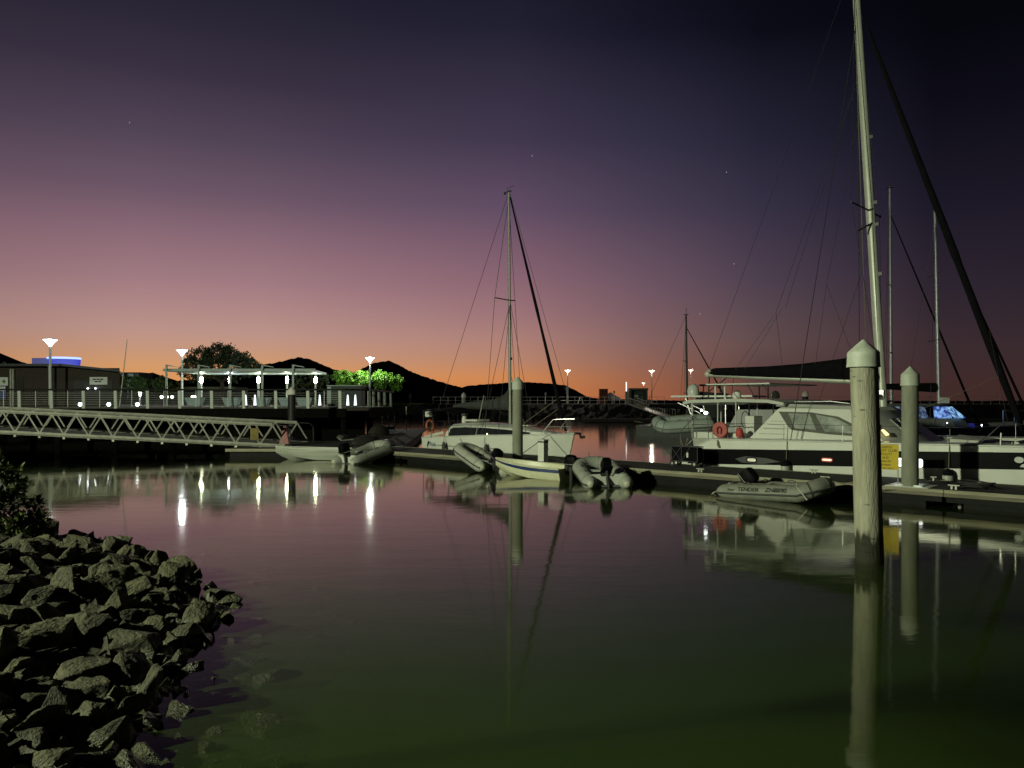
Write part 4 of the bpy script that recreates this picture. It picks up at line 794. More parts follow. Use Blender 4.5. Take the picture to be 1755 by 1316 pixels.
for i, px in enumerate((345, 394, 443, 492, 541)):
    x = X66(px, 70); c = MB().tube([(x, 4, 0), (x, 4, 2.93)], .09, 12).build('inner_column', whitep, pvn, 40)
    MB().lathe([(.1, 0), (.115, .1), (.12, .4), (.1, .5)], 12, (x, 4, 2.12)).build('column_light', dlw if i == 1 else dl, c, 40)
plm = mat('pale_blue_planter', (.35, .46, .5), .6)
for i, px in enumerate((330, 338+56, 445, 490, 520)):
    p = W(px, 0, 64); t = thing('planter_box', ('pale blue planter box beside the pavilion end post nearest the street lamp', 'pale blue planter box at the foot of the white-lit pavilion column', 'pale blue planter box at the middle of the pavilion', 'pale blue planter box partly behind the black capped pile', 'pale blue planter box at the pavilion end nearest the service kiosk')[i], 'planter', (p.x, 64.5, 2.44), 0, 'planters under the pavilion')
    MB().loft([[(-.45, -.3, 0), (.45, -.3, 0), (.45, .3, 0), (-.45, .3, 0)], [(-.72, -.45, .72), (.72, -.45, .72), (.72, .45, .72), (-.72, .45, .72)]]).build('tub', plm, t); MB().box((0, 0, .725), (1.3, .8, .02)).build('soil', soil, t)

# ------------------------------------------------------------------ brick building
BD = 63.0; bl = thing('brick_building', 'low brown brick building with dark overhanging roof at the wharf', 'building', (0, BD, 2.385))
x1 = X66(205, BD); xL = -52
MB().prism([(xL, 0, 0), (x1, 0, 0), (x1-4.6, 9, 0), (xL, 9, 0)], (0, 0, 3.2)).build('wall', brick, bl)
MB().loft([[(xL-1, -1.2, 3.3), (X66(120, BD), -1.2, 3.32), (x1+.6, -1.2, 2.85), (x1-4.8, 10, 2.85), (xL-1, 11, 3.3)], [(xL-1, -1.2, 3.48), (X66(120, BD), -1.2, 3.5), (x1+.6, -1.2, 3.0), (x1-4.8, 10, 3.0), (xL-1, 11, 3.5)]]).build('roof', roofm, bl)
for px in (22, 26): MB().box((X66(px, BD), -.25, 1.55), (.12, .12, 3.1)).build('column', alu, bl)
MB().box((X66(33, BD), -.03, 1.2), (.75, .06, 2.4)).build('door', mat('dark_door', (.02, .018, .016), .6), bl)
MB().box((X66(160, BD), -.03, 1.1), (3.2, .06, 2.2)).build('roller_door', mat('dark_shutter', (.03, .03, .032), .6), bl)
MB().tube([(X66(99, BD), -1.1, 0), (X66(99, BD), -1.1, 3.3)], .09, 8).build('awning_post', whitep, bl)
b1 = MB().box((X66(170, BD), -.09, 2.15), (1.45, .05, .62)).build('sign_board', whitep, bl)
for y, wds in ((2.27, (.25, .22, .25)), (2.09, (.22, .22))):
    tx = X66(170, BD)-sum(wds)/2-.03*len(wds)
    for w_ in wds: MB().box((tx+w_/2, -.12, y), (w_, .01, .1)).build('lettering', ink, b1); tx += w_+.06
b2 = MB().box((X66(4, BD), -.09, 2.1), (1.05, .05, .68)).build('sign_board', whitep, bl); MB().prism([(X66(5, BD)+.0, -.13, 2.1), (X66(5, BD)+.18, -.13, 2.28), (X66(5, BD)+.33, -.13, 2.1), (X66(5, BD)+.18, -.13, 1.9)], (0, .01, 0)).build('fish_emblem', mat('green_emblem', (.1, .22, .07), .5), b2)
b3 = MB().box((X66(2, BD), -.09, 1.2), (.95, .05, 1.05)).build('sign_board', mat('blue_sign', (.06, .1, .25), .5), bl); MB().box((X66(2, BD), -.12, 1.5), (.85, .01, .36)).build('sign_panel', whitep, b3)
for px in (152, 165): MB().ball((X66(px, BD), -.14, 1.5), .07, 8).build('wall_lamp', glow('wall_glow', (.9, .95, 1), 14), bl)
for i, px in enumerate((139, 188, 237)):
    p = W(px, 0, 54.5); t = thing('wharf_floodlight', ('glaring floodlight on the wharf deck closest to the tall street lamp', 'glaring floodlight on the wharf deck, the middle one of three', 'glaring floodlight on the wharf deck beside the leaning pole')[i], 'floodlight', (p.x, 54.5, 2.45), 0, 'floodlights on the wharf deck')
    MB().box((0, 0, .05), (.2, .15, .1)).build('stand', navy, t); MB().lathe([(.02, 0), (.12, .02), (.12, .08), (.06, .12)], 16).build('lens', glow('flood_white', (.85, 1, 1), 12), t, 40, (0, -.07, .18), (R(90), 0, 0))
lm = thing('leaning_pole', 'thin bare pole leaning beside the brick building roof', 'pole', W(205, 0, 56).xy.to_3d()+Vector((0, 0, 2.45))); MB().tube([(0, 0, 0), (.55, 0, 4.9)], [.05, .025], 6).build('pole', alu, lm); MB().box((0, 0, .03), (.25, .25, .06)).build('foot', alu, lm)
kz = thing('service_kiosk', 'dark green-grey service kiosk at the corner of the wharf', 'kiosk', (X66(594, 70), 70, 2.44)); MB().box((0, 0, .9), (3.0, 2, 1.8)).build('wall', mat('kiosk_green', (.03, .045, .045), .6), kz); MB().box((0, 0, 1.84), (3.15, 2.2, .08)).build('roof', teal, kz); MB().box((-1.35, -1.01, .9), (.35, .03, 1.7)).build('lit_panel', teal, kz)
bh = thing('blue_lit_building', 'distant building with blue-lit rooftop behind the brick building', 'building', (X66(100, 120), 120, 2.38)); MB().box((0, 0, 2.97), (8, 6, 5.94)).build('wall', roofm, bh)
MB().lathe([(2.2, 0), (2.3, 1.1), (2.35, 1.15)], 20, (.9, 0, 5.95)).build('rooftop_drum', glow('blue_glow', (.02, .05, .9), .55), bh, 40); MB().lathe([(2.36, 0), (2.36, .3)], 20, (.9, 0, 7.11)).build('light_band', glow('blue_white', (.35, .5, 1), 1.6), bh, 40); MB().box((-1.9, 0, 6.6), (2.6, 3, 1.3)).build('rooftop_box', glow('blue_dim', (.02, .03, .5), .3), bh)
for i, (px, lb_) in enumerate(((421, 'low glowing bollard light left of the second pavilion post'), (437, 'low glowing bollard light near the middle pavilion column'), (548, 'low glowing bollard light beside the last lit pavilion column'), (583, 'low glowing bollard light in front of the service kiosk'), (596, 'low glowing bollard light at the kiosk centre'), (609, 'low glowing bollard light at the wharf corner'))):
    p = W(px, 0, 57); t = thing('bollard_light', lb_, 'bollard light', (p.x, 57, 2.45), 0, 'bollard lights on the wharf'); MB().lathe([(.13, 0), (.12, .1)], 12).build('base', navy, t, 40); MB().lathe([(.11, .1), (.05, .85), (.01, .9)], 12).build('glowing_cone', glow('bollard_glow', (.85, .95, 1), 1.6), t, 40)
p = W(240, 0, 97); lamp_maker('added_tree_light', 'low added light brightening the trees beside the brick building', (p.x, 97, 2.44), 1.1, lwg, .22, 700)  # light added to brighten the park trees, not a known lamp
# small far lights, hotel and people
ap = thing('apartment_block', 'distant pale apartment block with balconies between the trees', 'building', (X66(232, 300), 300, 2.38)); MB().box((0, 0, 6), (9, 10, 12)).build('wall', mat('pale_wall', (.25, .3, .28), .8), ap)
for i in range(5): MB().box((1.5, -5.3, 1.6+i*2.1), (4.5, .6, .25)).build('balcony', whitep, ap); MB().box((1.5, -5.03, 2.6+i*2.1), (4, .06, 1.0)).build('window', glow('dim_flat', (.6, .8, .7), .12), ap)
rest = thing('lit_restaurant', 'low restaurant strip with rows of warm ceiling lights behind the pavilion', 'building', (X66(300, 118), 118, 2.38)); MB().box((0, 2, 2.6), (19, 6, .35)).build('roof', mat('restaurant_roof', (.2, .22, .14), .8), rest); MB().box((0, 4.8, 1.2), (19, .2, 2.4)).build('back_wall', roofm, rest)
for i in range(8): MB().box((-8.5+i*2.4, -.6, 2.35), (1.2 if i % 3 else .6, .1, .22)).build('ceiling_light', glow('warm_white', (1, .95, .8), 5), rest)
for px in (277, 286, 295, 330, 334):
    p = W(px, 0, 100); t = thing('globe_lamp', 'small glowing globe lamp in the garden behind the wharf', 'lamp', (p.x, 100, 2.44), 0, 'garden globe lamps'); MB().tube([(0, 0, 0), (0, 0, .9)], .04, 6).build('post', navy, t); MB().ball((0, 0, 1.05), .2, 10).build('globe', glow('globe_glow', (1, .97, .8), 5), t, 60)

# ------------------------------------------------------------------ trees
def tree(name, label, loc, h_, blobs, n, ls, col, seed, tr_=.15):
    rnd = random.Random(seed); t = thing(name, label, 'tree', loc); b = MB(); k_ = MB()
    k_.tube([(0, 0, 0), (.05, 0, h_*.25), (0, .05, h_*.5)], [tr_, tr_*.8, tr_*.6], 8)
    for c, r_ in blobs:
        k_.tube([(0, .02, h_*.42), (c[0]*.5, c[1]*.5, lerp(h_*.45, c[2], .5)), c], [tr_*.6, tr_*.35, tr_*.12], 6)
        subs = [Vector(c)+Vector((d.x*r_[0], d.y*r_[1], d.z*r_[2]))*rnd.uniform(.55, .98) for d in [rv(rnd) for _ in range(max(6, int(n/len(blobs)/22)))]]
        for q in subs:
            sr_ = rnd.uniform(.12, .3)*min(r_)*1.2
            for _ in range(22): leaf(b, q+rv(rnd)*sr_*rnd.random()**.4, rv(rnd)+Vector((0, 0, .3)), rv(rnd), ls*rnd.uniform(.7, 1.3), ls*.7)
    b.build('crown', leafmat('leaf_'+str(seed), col), t); k_.build('trunk', MATS['bark'], t, 50); return t
def blob_ell(rx, ry, rz, zc, k_, seed):
    rnd = random.Random(seed); return [((rnd.uniform(-rx, rx)*.62, rnd.uniform(-ry, ry)*.6, zc+rnd.uniform(-rz, rz)*.5), (rx*rnd.uniform(.32, .5), ry*rnd.uniform(.35, .5), rz*rnd.uniform(.4, .6))) for _ in range(k_)]
tree('added_shade_tree', 'unseen young tree added on the bank for shade near the glossy shore bush', (-16.9, 9.2, bankz(-16.9, 9.2)), 4.6, blob_ell(1.9, 1.8, 1.3, 2.7, 8, 61), 2600, .22, (.06, .09, .025), 61, .12)  # out-of-view tree, added to cast shade around the bush and left rocks
tree('added_shade_tree', 'unseen leafy tree added on the bank to shade the near water', (-7.6, 4.2, bankz(-7.6, 4.2)), 7.0, blob_ell(2.4, 2.6, 1.5, 5.3, 10, 62), 2600, .26, (.06, .09, .025), 62, .045)  # out-of-view tree, added so its crown darkens the near water on the right
p = W(380, 0, 84); tree('broad_tree', 'broad dark leafy tree rising behind the pavilion roof', (p.x, 84, 2.38), 6.5, [((-3.4, 0, 4.0), (1.3, 1.4, 1.5)), ((-2.2, 0, 5.2), (1.5, 1.5, 1.2)), ((-.6, 0, 5.6), (1.6, 1.5, 1.25)), ((.9, 0, 5.5), (1.3, 1.3, 1.1)), ((2.2, 0, 4.9), (1.1, 1.3, 1.0)), ((3.3, 0, 4.2), (1.0, 1.2, 1.0)), ((-1, 0, 4), (2.2, 1.6, 1.4)), ((1.4, 0, 3.9), (2.2, 1.6, 1.3))], 11000, .24, (.03, .05, .02), 31, .3)
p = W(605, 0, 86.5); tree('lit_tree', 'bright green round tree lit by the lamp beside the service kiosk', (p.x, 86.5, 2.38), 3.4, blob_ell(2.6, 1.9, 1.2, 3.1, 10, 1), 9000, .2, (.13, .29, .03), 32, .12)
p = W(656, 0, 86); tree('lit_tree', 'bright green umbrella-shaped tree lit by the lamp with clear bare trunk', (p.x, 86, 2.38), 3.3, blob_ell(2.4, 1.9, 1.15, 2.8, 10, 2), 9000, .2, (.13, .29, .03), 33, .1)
p = W(530, 0, 92); tree('dark_tree', 'dim green tree seen under the right end of the pavilion roof', (p.x, 92, 2.38), 4, blob_ell(3, 2, 1.6, 2.6, 7, 4), 1800, .22, (.05, .08, .03), 35, .14)
for px, D, hh, rx, sd, lb_ in ((228, 105, 4.6, 2.6, 41, 'rounded tree next to the brick building gable'), (262, 108, 4.4, 3.0, 42, 'bushy green tree between the apartment block and the restaurant'), (290, 112, 3.6, 2.0, 43, 'small yellow-green tree by the restaurant lights'), (8, 80, 5.0, 2.4, 44, 'lit leafy treetop showing above the brick building roof')):
    p = W(px, 0, D); tree('park_tree', lb_, (p.x, D, 2.38), hh, blob_ell(rx, 2, hh*.33, hh*.66, 7, sd), 1500, .26, (.07, .13, .035) if sd != 43 else (.14, .17, .03), sd, .14)

# ------------------------------------------------------------------ far promenade things
kx = W(1093, 0, 140); ks = thing('promenade_kiosk', 'open-fronted kiosk with flat roof at the head of the far gangway', 'kiosk', (kx.x, 140.5, 2.45))
kb = mat('kiosk_tan', (.16, .15, .13), .7)
MB().box((0, 0, 2.75), (3.5, 3, .35)).build('roof', mat('kiosk_roof', (.2, .17, .14), .7), ks); MB().box((-1.5, 0, 1.3), (.4, 2.6, 2.6)).build('side_wall', kb, ks); MB().box((1.5, 0, 1.3), (.35, 2.6, 2.6)).build('side_wall', kb, ks); MB().box((0, 1.2, 1.3), (3, .2, 2.6)).build('back_wall', mat('kiosk_teal', (.09, .12, .12), .7), ks); MB().box((-.2, -.2, 1.5), (.7, .1, .45)).build('notice', whitep, ks)
bx = W(1034, 0, 146); bb = thing('brick_pillar_block', 'square dark red block standing on the promenade behind the railing', 'block', (bx.x, 146, 2.6)); MB().box((0, 0, 1.35), (1.55, 1.5, 2.7)).build('body', mat('dark_red_brick', (.13, .03, .02), .8, var=.3), bb); MB().box((0, 0, 2.73), (1.65, 1.6, .06)).build('coping', roofm, bb)
tent = thing('peaked_shelter', 'dark low peaked shelter roof beside the red block', 'shelter', (W(1046, 0, 152).x, 152, 2.38)); MB().lathe([(2.6, .9), (2.4, 1.0), (.1, 2.4)], 4).build('roof', roofm, tent)
for a in range(4): MB().tube([(2.3*cos(a*pi/2), 2.3*sin(a*pi/2), 0), (2.3*cos(a*pi/2), 2.3*sin(a*pi/2), 1.0)], .06, 6).build('post', navy, tent)
for px, hh, m_, lb_ in ((1052.5, 2.2, yellow, 'small dark square sign on a thin post by the red block'), (935, 1.9, teal, 'narrow pale panel post on the promenade'), (971, 2.9, mat('pale_blue_sign', (.3, .5, .6), .5), 'pale blue sign hung on the promenade lamp pole')):
    p = W(px, 0, 142.5); t = thing('post_sign', lb_, 'sign', (p.x, 142.5, 2.6)); MB().tube([(0, 0, 0), (0, 0, hh)], .05, 6).build('post', MATS['pale_steel'], t); MB().box((0, -.07, hh-.1), (.34, .04, .75 if hh > 2.5 else .5)).build('panel', m_, t)
p = W(1073, 0, 140); t = thing('gate_post', 'tall pale cylindrical post with white light tube beside the kiosk', 'post', (p.x, 140, 1.4)); MB().tube([(0, 0, 0), (0, 0, 3.4)], .2, 12).build('post', mat('pale_concrete', (.4, .42, .4), .7), t, 40); MB().tube([(.05, 0, 3.4), (.05, 0, 5.1)], .09, 10).build('light_tube', glow('tube_white', (1, .95, .95), 1.6), t, 40)
p = W(995, 0, 143.5); t = thing('a_frame_sign', 'white folding sandwich board standing on the promenade', 'sandwich board', (p.x, 143.5, 2.6))
for s_ in (-1, 1): MB().prism([(s_*.5, -.4, 0), (s_*.5, .4, 0), (s_*.05, .4, 1.2), (s_*.05, -.4, 1.2)], (s_*.04, 0, 0)).build('panel', whitep, t)
g2 = thing('far_gangway', 'slim metal gangway descending from the far promenade kiosk', 'gangway', (W(1084, 0, 138).x, 138, 2.4)); e2 = Vector((1.4, -26, -1.9))
for s_ in (-.75, .75):
    for z in (.1, 1.2): MB().tube([(s_, 0, z), (e2.x+s_, e2.y, e2.z+z)], .06, 6).build('rail', alu, g2)
    for i in range(18): q = e2*(i/17); MB().tube([(q.x+s_, q.y, q.z+.1), (q.x+s_, q.y, q.z+1.2)], .03, 5).build('baluster', alu, g2)
MB().prism([(-.75, 0, 0), (.75, 0, 0), (e2.x+.75, e2.y, e2.z), (e2.x-.75, e2.y, e2.z)], (0, 0, .08)).build('walkway_deck', alu, g2)
fp = thing('marina_pontoon', 'low dark pontoon at the foot of the far gangway', 'pontoon', (20, 108, 0)); MB().box((30, 0, .3), (80, 3, .4)).build('deck_section', deckm, fp); MB().box((30, 0, .05), (78, 2.4, .4)).build('pontoon_float', floatm, fp)
# person on the promenade (skin-modifier figure)
pe = W(703, 0, 141); P_ = thing('person', 'person in dark clothes standing on the grass above the seawall', 'person', (pe.x, 141, 2.66), R(200))
me = bpy.data.meshes.new('body'); J = [((0, 0, .98), .15), ((0, 0, 1.2), .15), ((0, 0, 1.42), .16), ((0, 0, 1.54), .06), ((0, .02, 1.66), .1), ((0, .02, 1.76), .085), ((.2, 0, 1.42), .065), ((.26, .02, 1.14), .05), ((.22, .16, .95), .04), ((-.2, 0, 1.42), .065), ((-.26, 0, 1.14), .05), ((-.24, .12, .93), .04), ((.1, 0, .9), .09), ((.11, .03, .5), .065), ((.12, 0, .08), .045), ((.12, .14, .04), .04), ((-.1, 0, .9), .09), ((-.11, .02, .5), .065), ((-.14, -.03, .08), .045), ((-.14, .11, .04), .04)]
me.from_pydata([j[0] for j in J], [(0, 1), (1, 2), (2, 3), (3, 4), (4, 5), (2, 6), (6, 7), (7, 8), (2, 9), (9, 10), (10, 11), (0, 12), (12, 13), (13, 14), (14, 15), (0, 16), (16, 17), (17, 18), (18, 19)], [])
po = obj('body', me, P_); sk = po.modifiers.new('s', 'SKIN'); po.modifiers.new('u', 'SUBSURF').levels = 1
for i, j in enumerate(J): me.skin_vertices[0].data[i].radius = (j[1], j[1])
me.skin_vertices[0].data[0].use_root = True
dg = bpy.context.evaluated_depsgraph_get(); m2 = bpy.data.meshes.new_from_object(po.evaluated_get(dg)); po.modifiers.clear(); po.data = m2; m2.materials.clear(); m2.materials.append(mat('dark_clothes', (.035, .035, .04), .9)); m2.shade_smooth()
MB().ball((0, .02, 1.74), (.1, .11, .1), 8).build('hair', mat('dark_hair', (.02, .015, .01), .8), P_, 60); MB().ball((0, .09, 1.68), (.075, .05, .09), 8).build('face', mat('skin', (.3, .18, .12), .6), P_, 60)

# ------------------------------------------------------------------ boats behind
def far_cat(name, label, loc, rz, scale, mast_x, mast_h, lit=True):
    t = thing(name, label, 'catamaran', loc, rz); t.scale = (scale,)*3
    for s_ in (-1, 1):
        MB().loft([[(x, s_*2.6-b_, z), (x, s_*2.6-b_*.8, -.2), (x, s_*2.6+b_*.8, -.2), (x, s_*2.6+b_, z)] for x, b_, z in ((0, .6, .7), (.6, .65, 1.35), (8, .65, 1.55), (10.5, .45, 1.7), (12, .05, 1.8))]).build('hull', mat('dim_hull', (.16, .17, .17), .4), t, 30)
    MB().box((4.5, 0, 1.2), (8, 4.2, .6)).build('bridge_deck', MATS['dim_hull'], t)
    bot = [(1.5, -2.3), (6.2, -2.2), (7.3, -1.2), (7.3, 1.2), (6.2, 2.2), (1.5, 2.3)]; top = [(1.7, -2.1), (5.4, -1.9), (6.2, -1), (6.2, 1), (5.4, 1.9), (1.7, 2.1)]
    MB().loft([[(x, y, 1.5) for x, y in bot], [(lerp(a[0], b_[0], .35), lerp(a[1], b_[1], .35), 2.0) for a, b_ in zip(bot, top)]]).build('cabin_base', MATS['dim_hull'], t)
    MB().loft([[(lerp(a[0], b_[0], .95)-.1, lerp(a[1], b_[1], .95)*1.04, 2.75) for a, b_ in zip(bot, top)], [(b_[0]-.2, b_[1]*.95, 2.9) for b_ in top]]).build('cabin_roof', MATS['dim_hull'], t)
    MB().box((1.2, 0, 3.05), (3.2, 3.6, .1)).build('bimini', cover, t)
    def gm():
        m = glow('blue_cabin', (.2, .35, 1), 1)
        return m
    for s0, s1_, c in ((0.02, .25, 0), (.27, .48, 1), (.5, .72, 0), (.74, 1.0, 2)):
        a0 = Vector((1.5, -2.3)).lerp(Vector((6.2, -2.2)), s0); a1 = Vector((1.5, -2.3)).lerp(Vector((6.2, -2.2)), s1_-.015)
        MB().quad((a0.x+.05, a0.y+.08, 2.02), (a1.x-.1, a1.y+.08, 2.02), (a1.x-.3*s1_-.08, a1.y+.24, 2.72), (a0.x, a0.y+.18, 2.72)).build('lit_window', mat('cabin_light_%d' % c, (.05, .05, .06), .15, var=0, emit=((.2, .33, .62), (.28, .4, .55), (.18, .35, .95))[c], es=(.35, .4, .75)[c]), t)
    MB().prism([(6.15, -2.14, 2.02), (7.0, -1.3, 2.02), (6.3, -1.15, 2.7), (5.6, -1.9, 2.7)], (.02, -.02, .02)).build('lit_window', mat('cabin_light_3', (.05, .05, .06), .15, var=0, emit=(.25, .5, .9), es=.9), t)
    for c in range(4):
        m_ = MATS['cabin_light_%d' % c]; n_ = m_.node_tree; b_ = n_.nodes['Principled BSDF']; ec = b_.inputs['Emission Color'].default_value[:]
        nn_ = n_.nodes.new('ShaderNodeTexNoise'); nn_.inputs['Scale'].default_value = 4.5; nn_.inputs['Detail'].default_value = 3; rp = n_.nodes.new('ShaderNodeValToRGB'); rp.color_ramp.elements[0].position = .4; rp.color_ramp.elements[1].position = .66
        tc_ = n_.nodes.new('ShaderNodeTexCoord'); n_.links.new(tc_.outputs['Object'], nn_.inputs[0])
        rp.color_ramp.elements[0].color = (ec[0]*.12, ec[1]*.12, ec[2]*.3, 1); rp.color_ramp.elements[1].color = (ec[0]*1.8, ec[1]*1.8, ec[2]*1.3, 1); n_.links.new(nn_.outputs[0], rp.inputs[0]); n_.links.new(rp.outputs[0], b_.inputs['Emission Color'])
    MB().box((5.8, -1.4, 3.1), (.45, .45, .35)).build('searchlight_box', gel2, t)
    MB().ball((7.8, -1.6, 1.6), .045, 6).ball((5.6, -2.55, 1.75), .035, 6).build('deck_lamp', glow('deck_white', (.8, .9, 1), 8), t)
    MB().prism([(6.6, -2.9, 1.75), (6.9, -2.9, 1.75), (7.2, -2.9, 1.2), (6.9, -2.9, 1.2)], (0, -.04, 0)).build('hanging_cloth', mat('glowing_blue_cloth', (.05, .05, .4), .8, emit=(.03, .03, .35), es=.25), t)  # the cloth's blue glow is put into its material as emission
    b = MB()
    for x in (8.6, 9.2, 9.8, 10.6): b.tube([(x, -2.6, 1.6), (x, -2.6, 2.5)], .05, 6)
    b.tube([(8.6, -2.6, 2.5), (10.6, -2.6, 2.5)], .04, 6).build('bow_rail', steel, t)
    MB().tube([(mast_x, 0, 2.8), (mast_x-.25, 0, mast_h)], [.12, .08], 10).build('mast', mastb, t, 50)
    for z in (mast_h*.45, mast_h*.72): MB().tube([(mast_x-.3, -1.2, z), (mast_x-.1, 0, z), (mast_x-.3, 1.2, z)], .03, 6).build('spreader', wire, t)
    MB().tube([(mast_x-.2, 0, 3.9), (mast_x-3.6, 0, 4.0)], [.3, .16], 8).build('sail_cover', cover, t, 50)
    MB().tube([(mast_x-.25, 0, mast_h*.97), (11, 0, 2)], [.04, .09], 6).build('furled_jib', cover, t)
    for s_ in (-1, 1): cable(t, (mast_x-.2, 0, mast_h*.95), (mast_x-1.4, s_*2.9, 1.6), .014, 'shroud')
    MB().tube([(mast_x-.25, 0, mast_h), (mast_x-.25, 0, mast_h+.7)], .015, 5).build('antenna', wire, t)
    return t
far_cat('catamaran', 'darker catamaran with blue-lit cabin windows behind the large white one', tuple(W(1436, 0, 46).xy.to_3d()), R(-12), .93, 5.95, 15.3)
def far_mono(name, label, px, D, top, ln, rz, m_, spr=True, shift=0):
    p = W(px, 0, D); t = thing(name, label, 'sailboat', (p.x, D, 0), rz); zt = CH+(HZ-top)/F*D
    MB().loft([[(x, -b_, z), (x, -b_*.7, -.1), (x, b_*.7, -.1), (x, b_, z)] for x, b_, z in ((-ln*.5, .9, .9), (-ln*.1, 1.4, 1.0), (ln*.25, 1.1, 1.1), (ln*.5, .05, 1.3))]).build('hull', MATS['dim_hull'], t, 30)
    MB().box((-.3, 0, 1.3), (ln*.4, 1.6, .5)).build('cabin', MATS['dim_hull'], t)
    MB().tube([(0, 0, 1.2), (-.1, 0, zt)], [.1, .07], 8).build('mast', m_, t, 50)
    MB().box((-.1, 0, zt+.05), (.35, .3, .05)).tube([(-.1, .1, zt), (-.1, .1, zt+.6)], .02, 5).build('masthead_fitting', wire, t)
    for u in (.36, .62): MB().tube([(-.2, -.9, zt*u), (0, 0, zt*u), (-.2, .9, zt*u)], .025, 6).build('spreader', wire, t)
    MB().tube([(-.1, 0, 2.4), (-ln*.38, 0, 2.5)], [.22, .12], 8).build('sail_cover', cover, t, 50)
    MB().tube([(-.08, 0, zt*.9), (ln*.48, 0, 1.5)], [.03, .08], 6).build('furled_jib', cover, t)
    for s_ in (-1, 1): cable(t, (-.1, 0, zt*.97), (-.5, s_*1.3, 1.0), .013, 'shroud')
    cable(t, (-.1, 0, zt), (-ln*.5, 0, 1), .013, 'backstay'); return t
far_mono('sailboat', 'sailboat with tall blue-grey mast and radio antenna hidden behind the white catamaran', 1528, 50, 322, 10, R(-30), mastb)
far_mono('sailboat', 'distant sailboat with a thin dark bare mast beyond the raised dinghy', 1178, 62, 540, 8, R(-20), mat('dark_mast', (.06, .06, .065), .5))
# cruiser with davits
pb = thing('motor_cruiser', 'white motor cruiser with hardtop moored behind the catamaran stern', 'motor boat', (W(1208, 0, 41).x, 41.5, 0), R(-30))
MB().loft([[(x, -b_, z), (x, -b_*.8, -.2), (x, b_*.8, -.2), (x, b_, z)] for x, b_, z in ((0, 1.8, 1.1), (3, 1.9, 1.2), (7, 1.6, 1.5), (10, .1, 1.9))]).build('hull', gel2, pb, 30); MB().loft([[(1.6, -1.5, 1.15), (6.5, -1.3, 1.3), (6.5, 1.3, 1.3), (1.6, 1.5, 1.15)], [(2.2, -1.35, 2.4), (5, -1.2, 2.4), (5, 1.2, 2.4), (2.2, 1.35, 2.4)]]).build('cabin', MATS['dim_hull'], pb)
MB().box((.9, 0, 3.08), (4.2, 3.4, .09)).build('hardtop', gel2, pb)
for x in (-.5, 1.6):
    for y in (-1.4, 1.4): MB().tube([(x if x > 0 else .1, y, 1.1), (x, y, 3.04)], .035, 6).build('hardtop_post', steel, pb)
MB().lathe([(.3, 0), (.32, .2), (.28, .5), (.15, .62), (.01, .65)], 14, (-.6, .3, 3.13)).build('radar_dome', gel, pb, 40)
for y in (-.8, .8): MB().tube([(.1, y, 1.1), (.1, y, 2.2), (-1.1, y, 2.75)], .035, 6).build('davit_arm', steel, pb)
MB().ball((.3, -1.2, 2.35), .06, 8).build('stern_lamp', glow('stern_glow', (.9, 1, 1), 12), pb)
inflatable('inflatable_dinghy', 'pale inflatable dinghy slung high on davits behind the motor cruiser', (10.25, 39.2, 1.6), (R(-12), R(4), R(172)), 3.1, 1.7, .33, mat('pale_green_grey', (.36, .42, .38), .55, var=.1), mat('grey_band', (.14, .17, .15), .6), motor=False)
dk_ = thing('flybridge_boat', 'dark silhouetted flybridge motor boat far behind the boom end', 'motor boat', (W(1222, 0, 66).x, 66, 0), R(-10)); dm = mat('shadow_hull', (.03, .03, .032), .5)
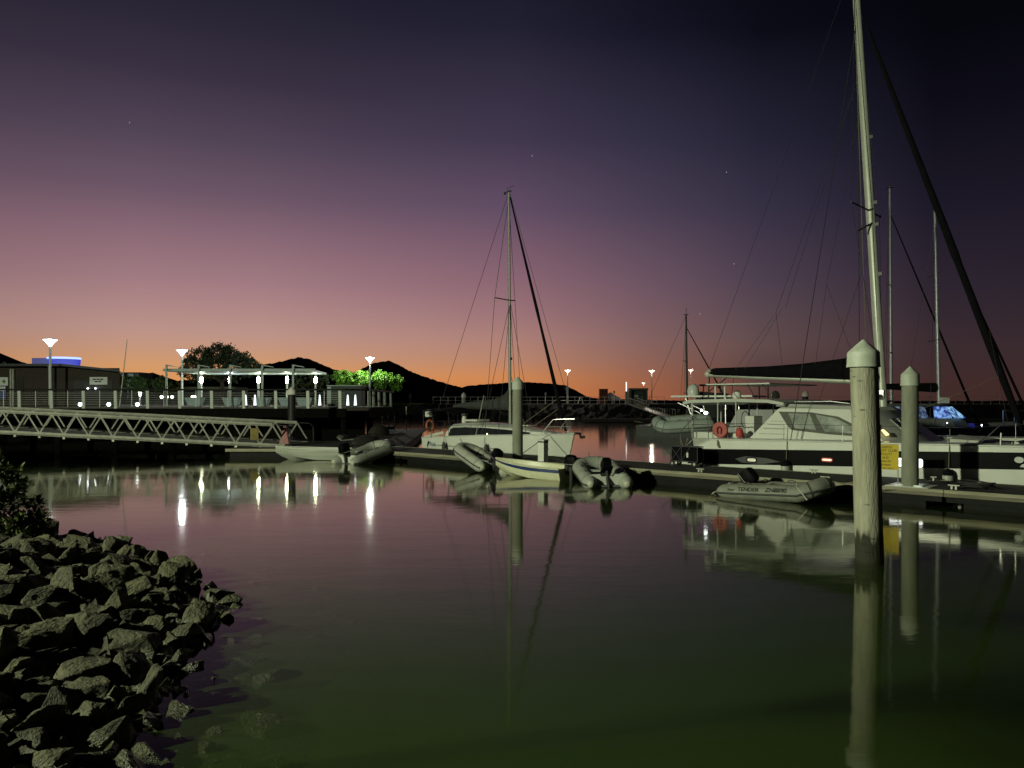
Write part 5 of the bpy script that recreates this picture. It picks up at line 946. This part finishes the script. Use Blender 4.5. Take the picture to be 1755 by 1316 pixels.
MB().loft([[(x, -b_, z), (x, -b_*.8, -.2), (x, b_*.8, -.2), (x, b_, z)] for x, b_, z in ((-4, 1.8, 1.2), (0, 1.9, 1.4), (5, .1, 2))]).build('hull', dm, dk_); MB().loft([[(-2.4, -1.4, 1.4), (2.4, -1.2, 1.5), (2.4, 1.2, 1.5), (-2.4, 1.4, 1.4)], [(-1.2, -1.2, 3.7), (1.2, -1.1, 3.5), (1.2, 1.1, 3.5), (-1.2, 1.2, 3.7)]]).build('cabin', dm, dk_); MB().box((-.1, 0, 4.25), (2.2, 2.2, .12)).tube([(-.8, 0, 3.6), (-.8, 0, 4.2)], .06, 6).tube([(.6, 0, 3.5), (.6, 0, 4.2)], .06, 6).build('flybridge_top', dm, dk_)

# ------------------------------------------------------------------ hills
hillm = mat('far_hill_forest', (.028, .031, .04), 1, var=.3, scale=.01, spec=0)
def hill(name, prof, D, depth, seed, jag):
    b = MB(); xs = [p_[0] for p_ in prof]; ys = [p_[1] for p_ in prof]; n = int((xs[-1]-xs[0])/1.6); rings = []
    for i in range(n+1):
        px = lerp(xs[0], xs[-1], i/n); py = tab(px, xs, ys)+jag*noise.fractal(Vector((px*.11, seed, 0)), .9, 2.1, 5)
        t_ = W(px, py, D); f_ = W(px, HZ, D-depth); rings.append([(f_.x, f_.y, -2), (lerp(f_.x, t_.x, .6), lerp(f_.y, t_.y, .6), t_.z*.55), (t_.x, t_.y, t_.z), (t_.x, t_.y+depth, -2)])
    o = b.loft(rings, closed=False).build(name, hillm, None, 60); o['kind'] = 'structure'
hill('hills', [(-500, 640), (-200, 600), (-80, 588), (0, 605), (28, 618), (60, 627), (100, 632), (170, 640), (230, 641), (262, 639), (300, 652), (340, 650), (400, 640), (440, 626), (475, 621), (511, 612), (530, 615), (560, 628), (592, 640), (610, 637), (640, 622), (664, 618), (680, 623), (700, 635), (735, 648), (765, 657), (790, 664), (815, 676), (830, 690)], 4200, 1200, 1, 2.0)
hill('hills', [(740, 690), (770, 672), (800, 661), (840, 658), (868, 656), (905, 655), (940, 657), (968, 660), (985, 668), (1003, 678), (1015, 682), (1060, 684), (1150, 686), (1250, 688), (1755, 687), (2300, 688)], 5600, 900, 5, .9)
star = glow('star_white', (1, 1, 1), .35)
for i, (px, py, lb_) in enumerate(((912, 267, 'tiny star above the small sailboat mast'), (1245, 295, 'tiny star between the two tall masts'), (222, 210, 'tiny faint star above the brick building'), (1258, 452, 'tiny faint star low above the catamaran boom'), (1200, 538, 'tiny star beside the distant thin mast'))):
    p = W(px, py, 6500); o = MB().ball((0, 0, 0), 4.2, 6).build('star', star, None, None, tuple(p)); tag(o, lb_, 'star')
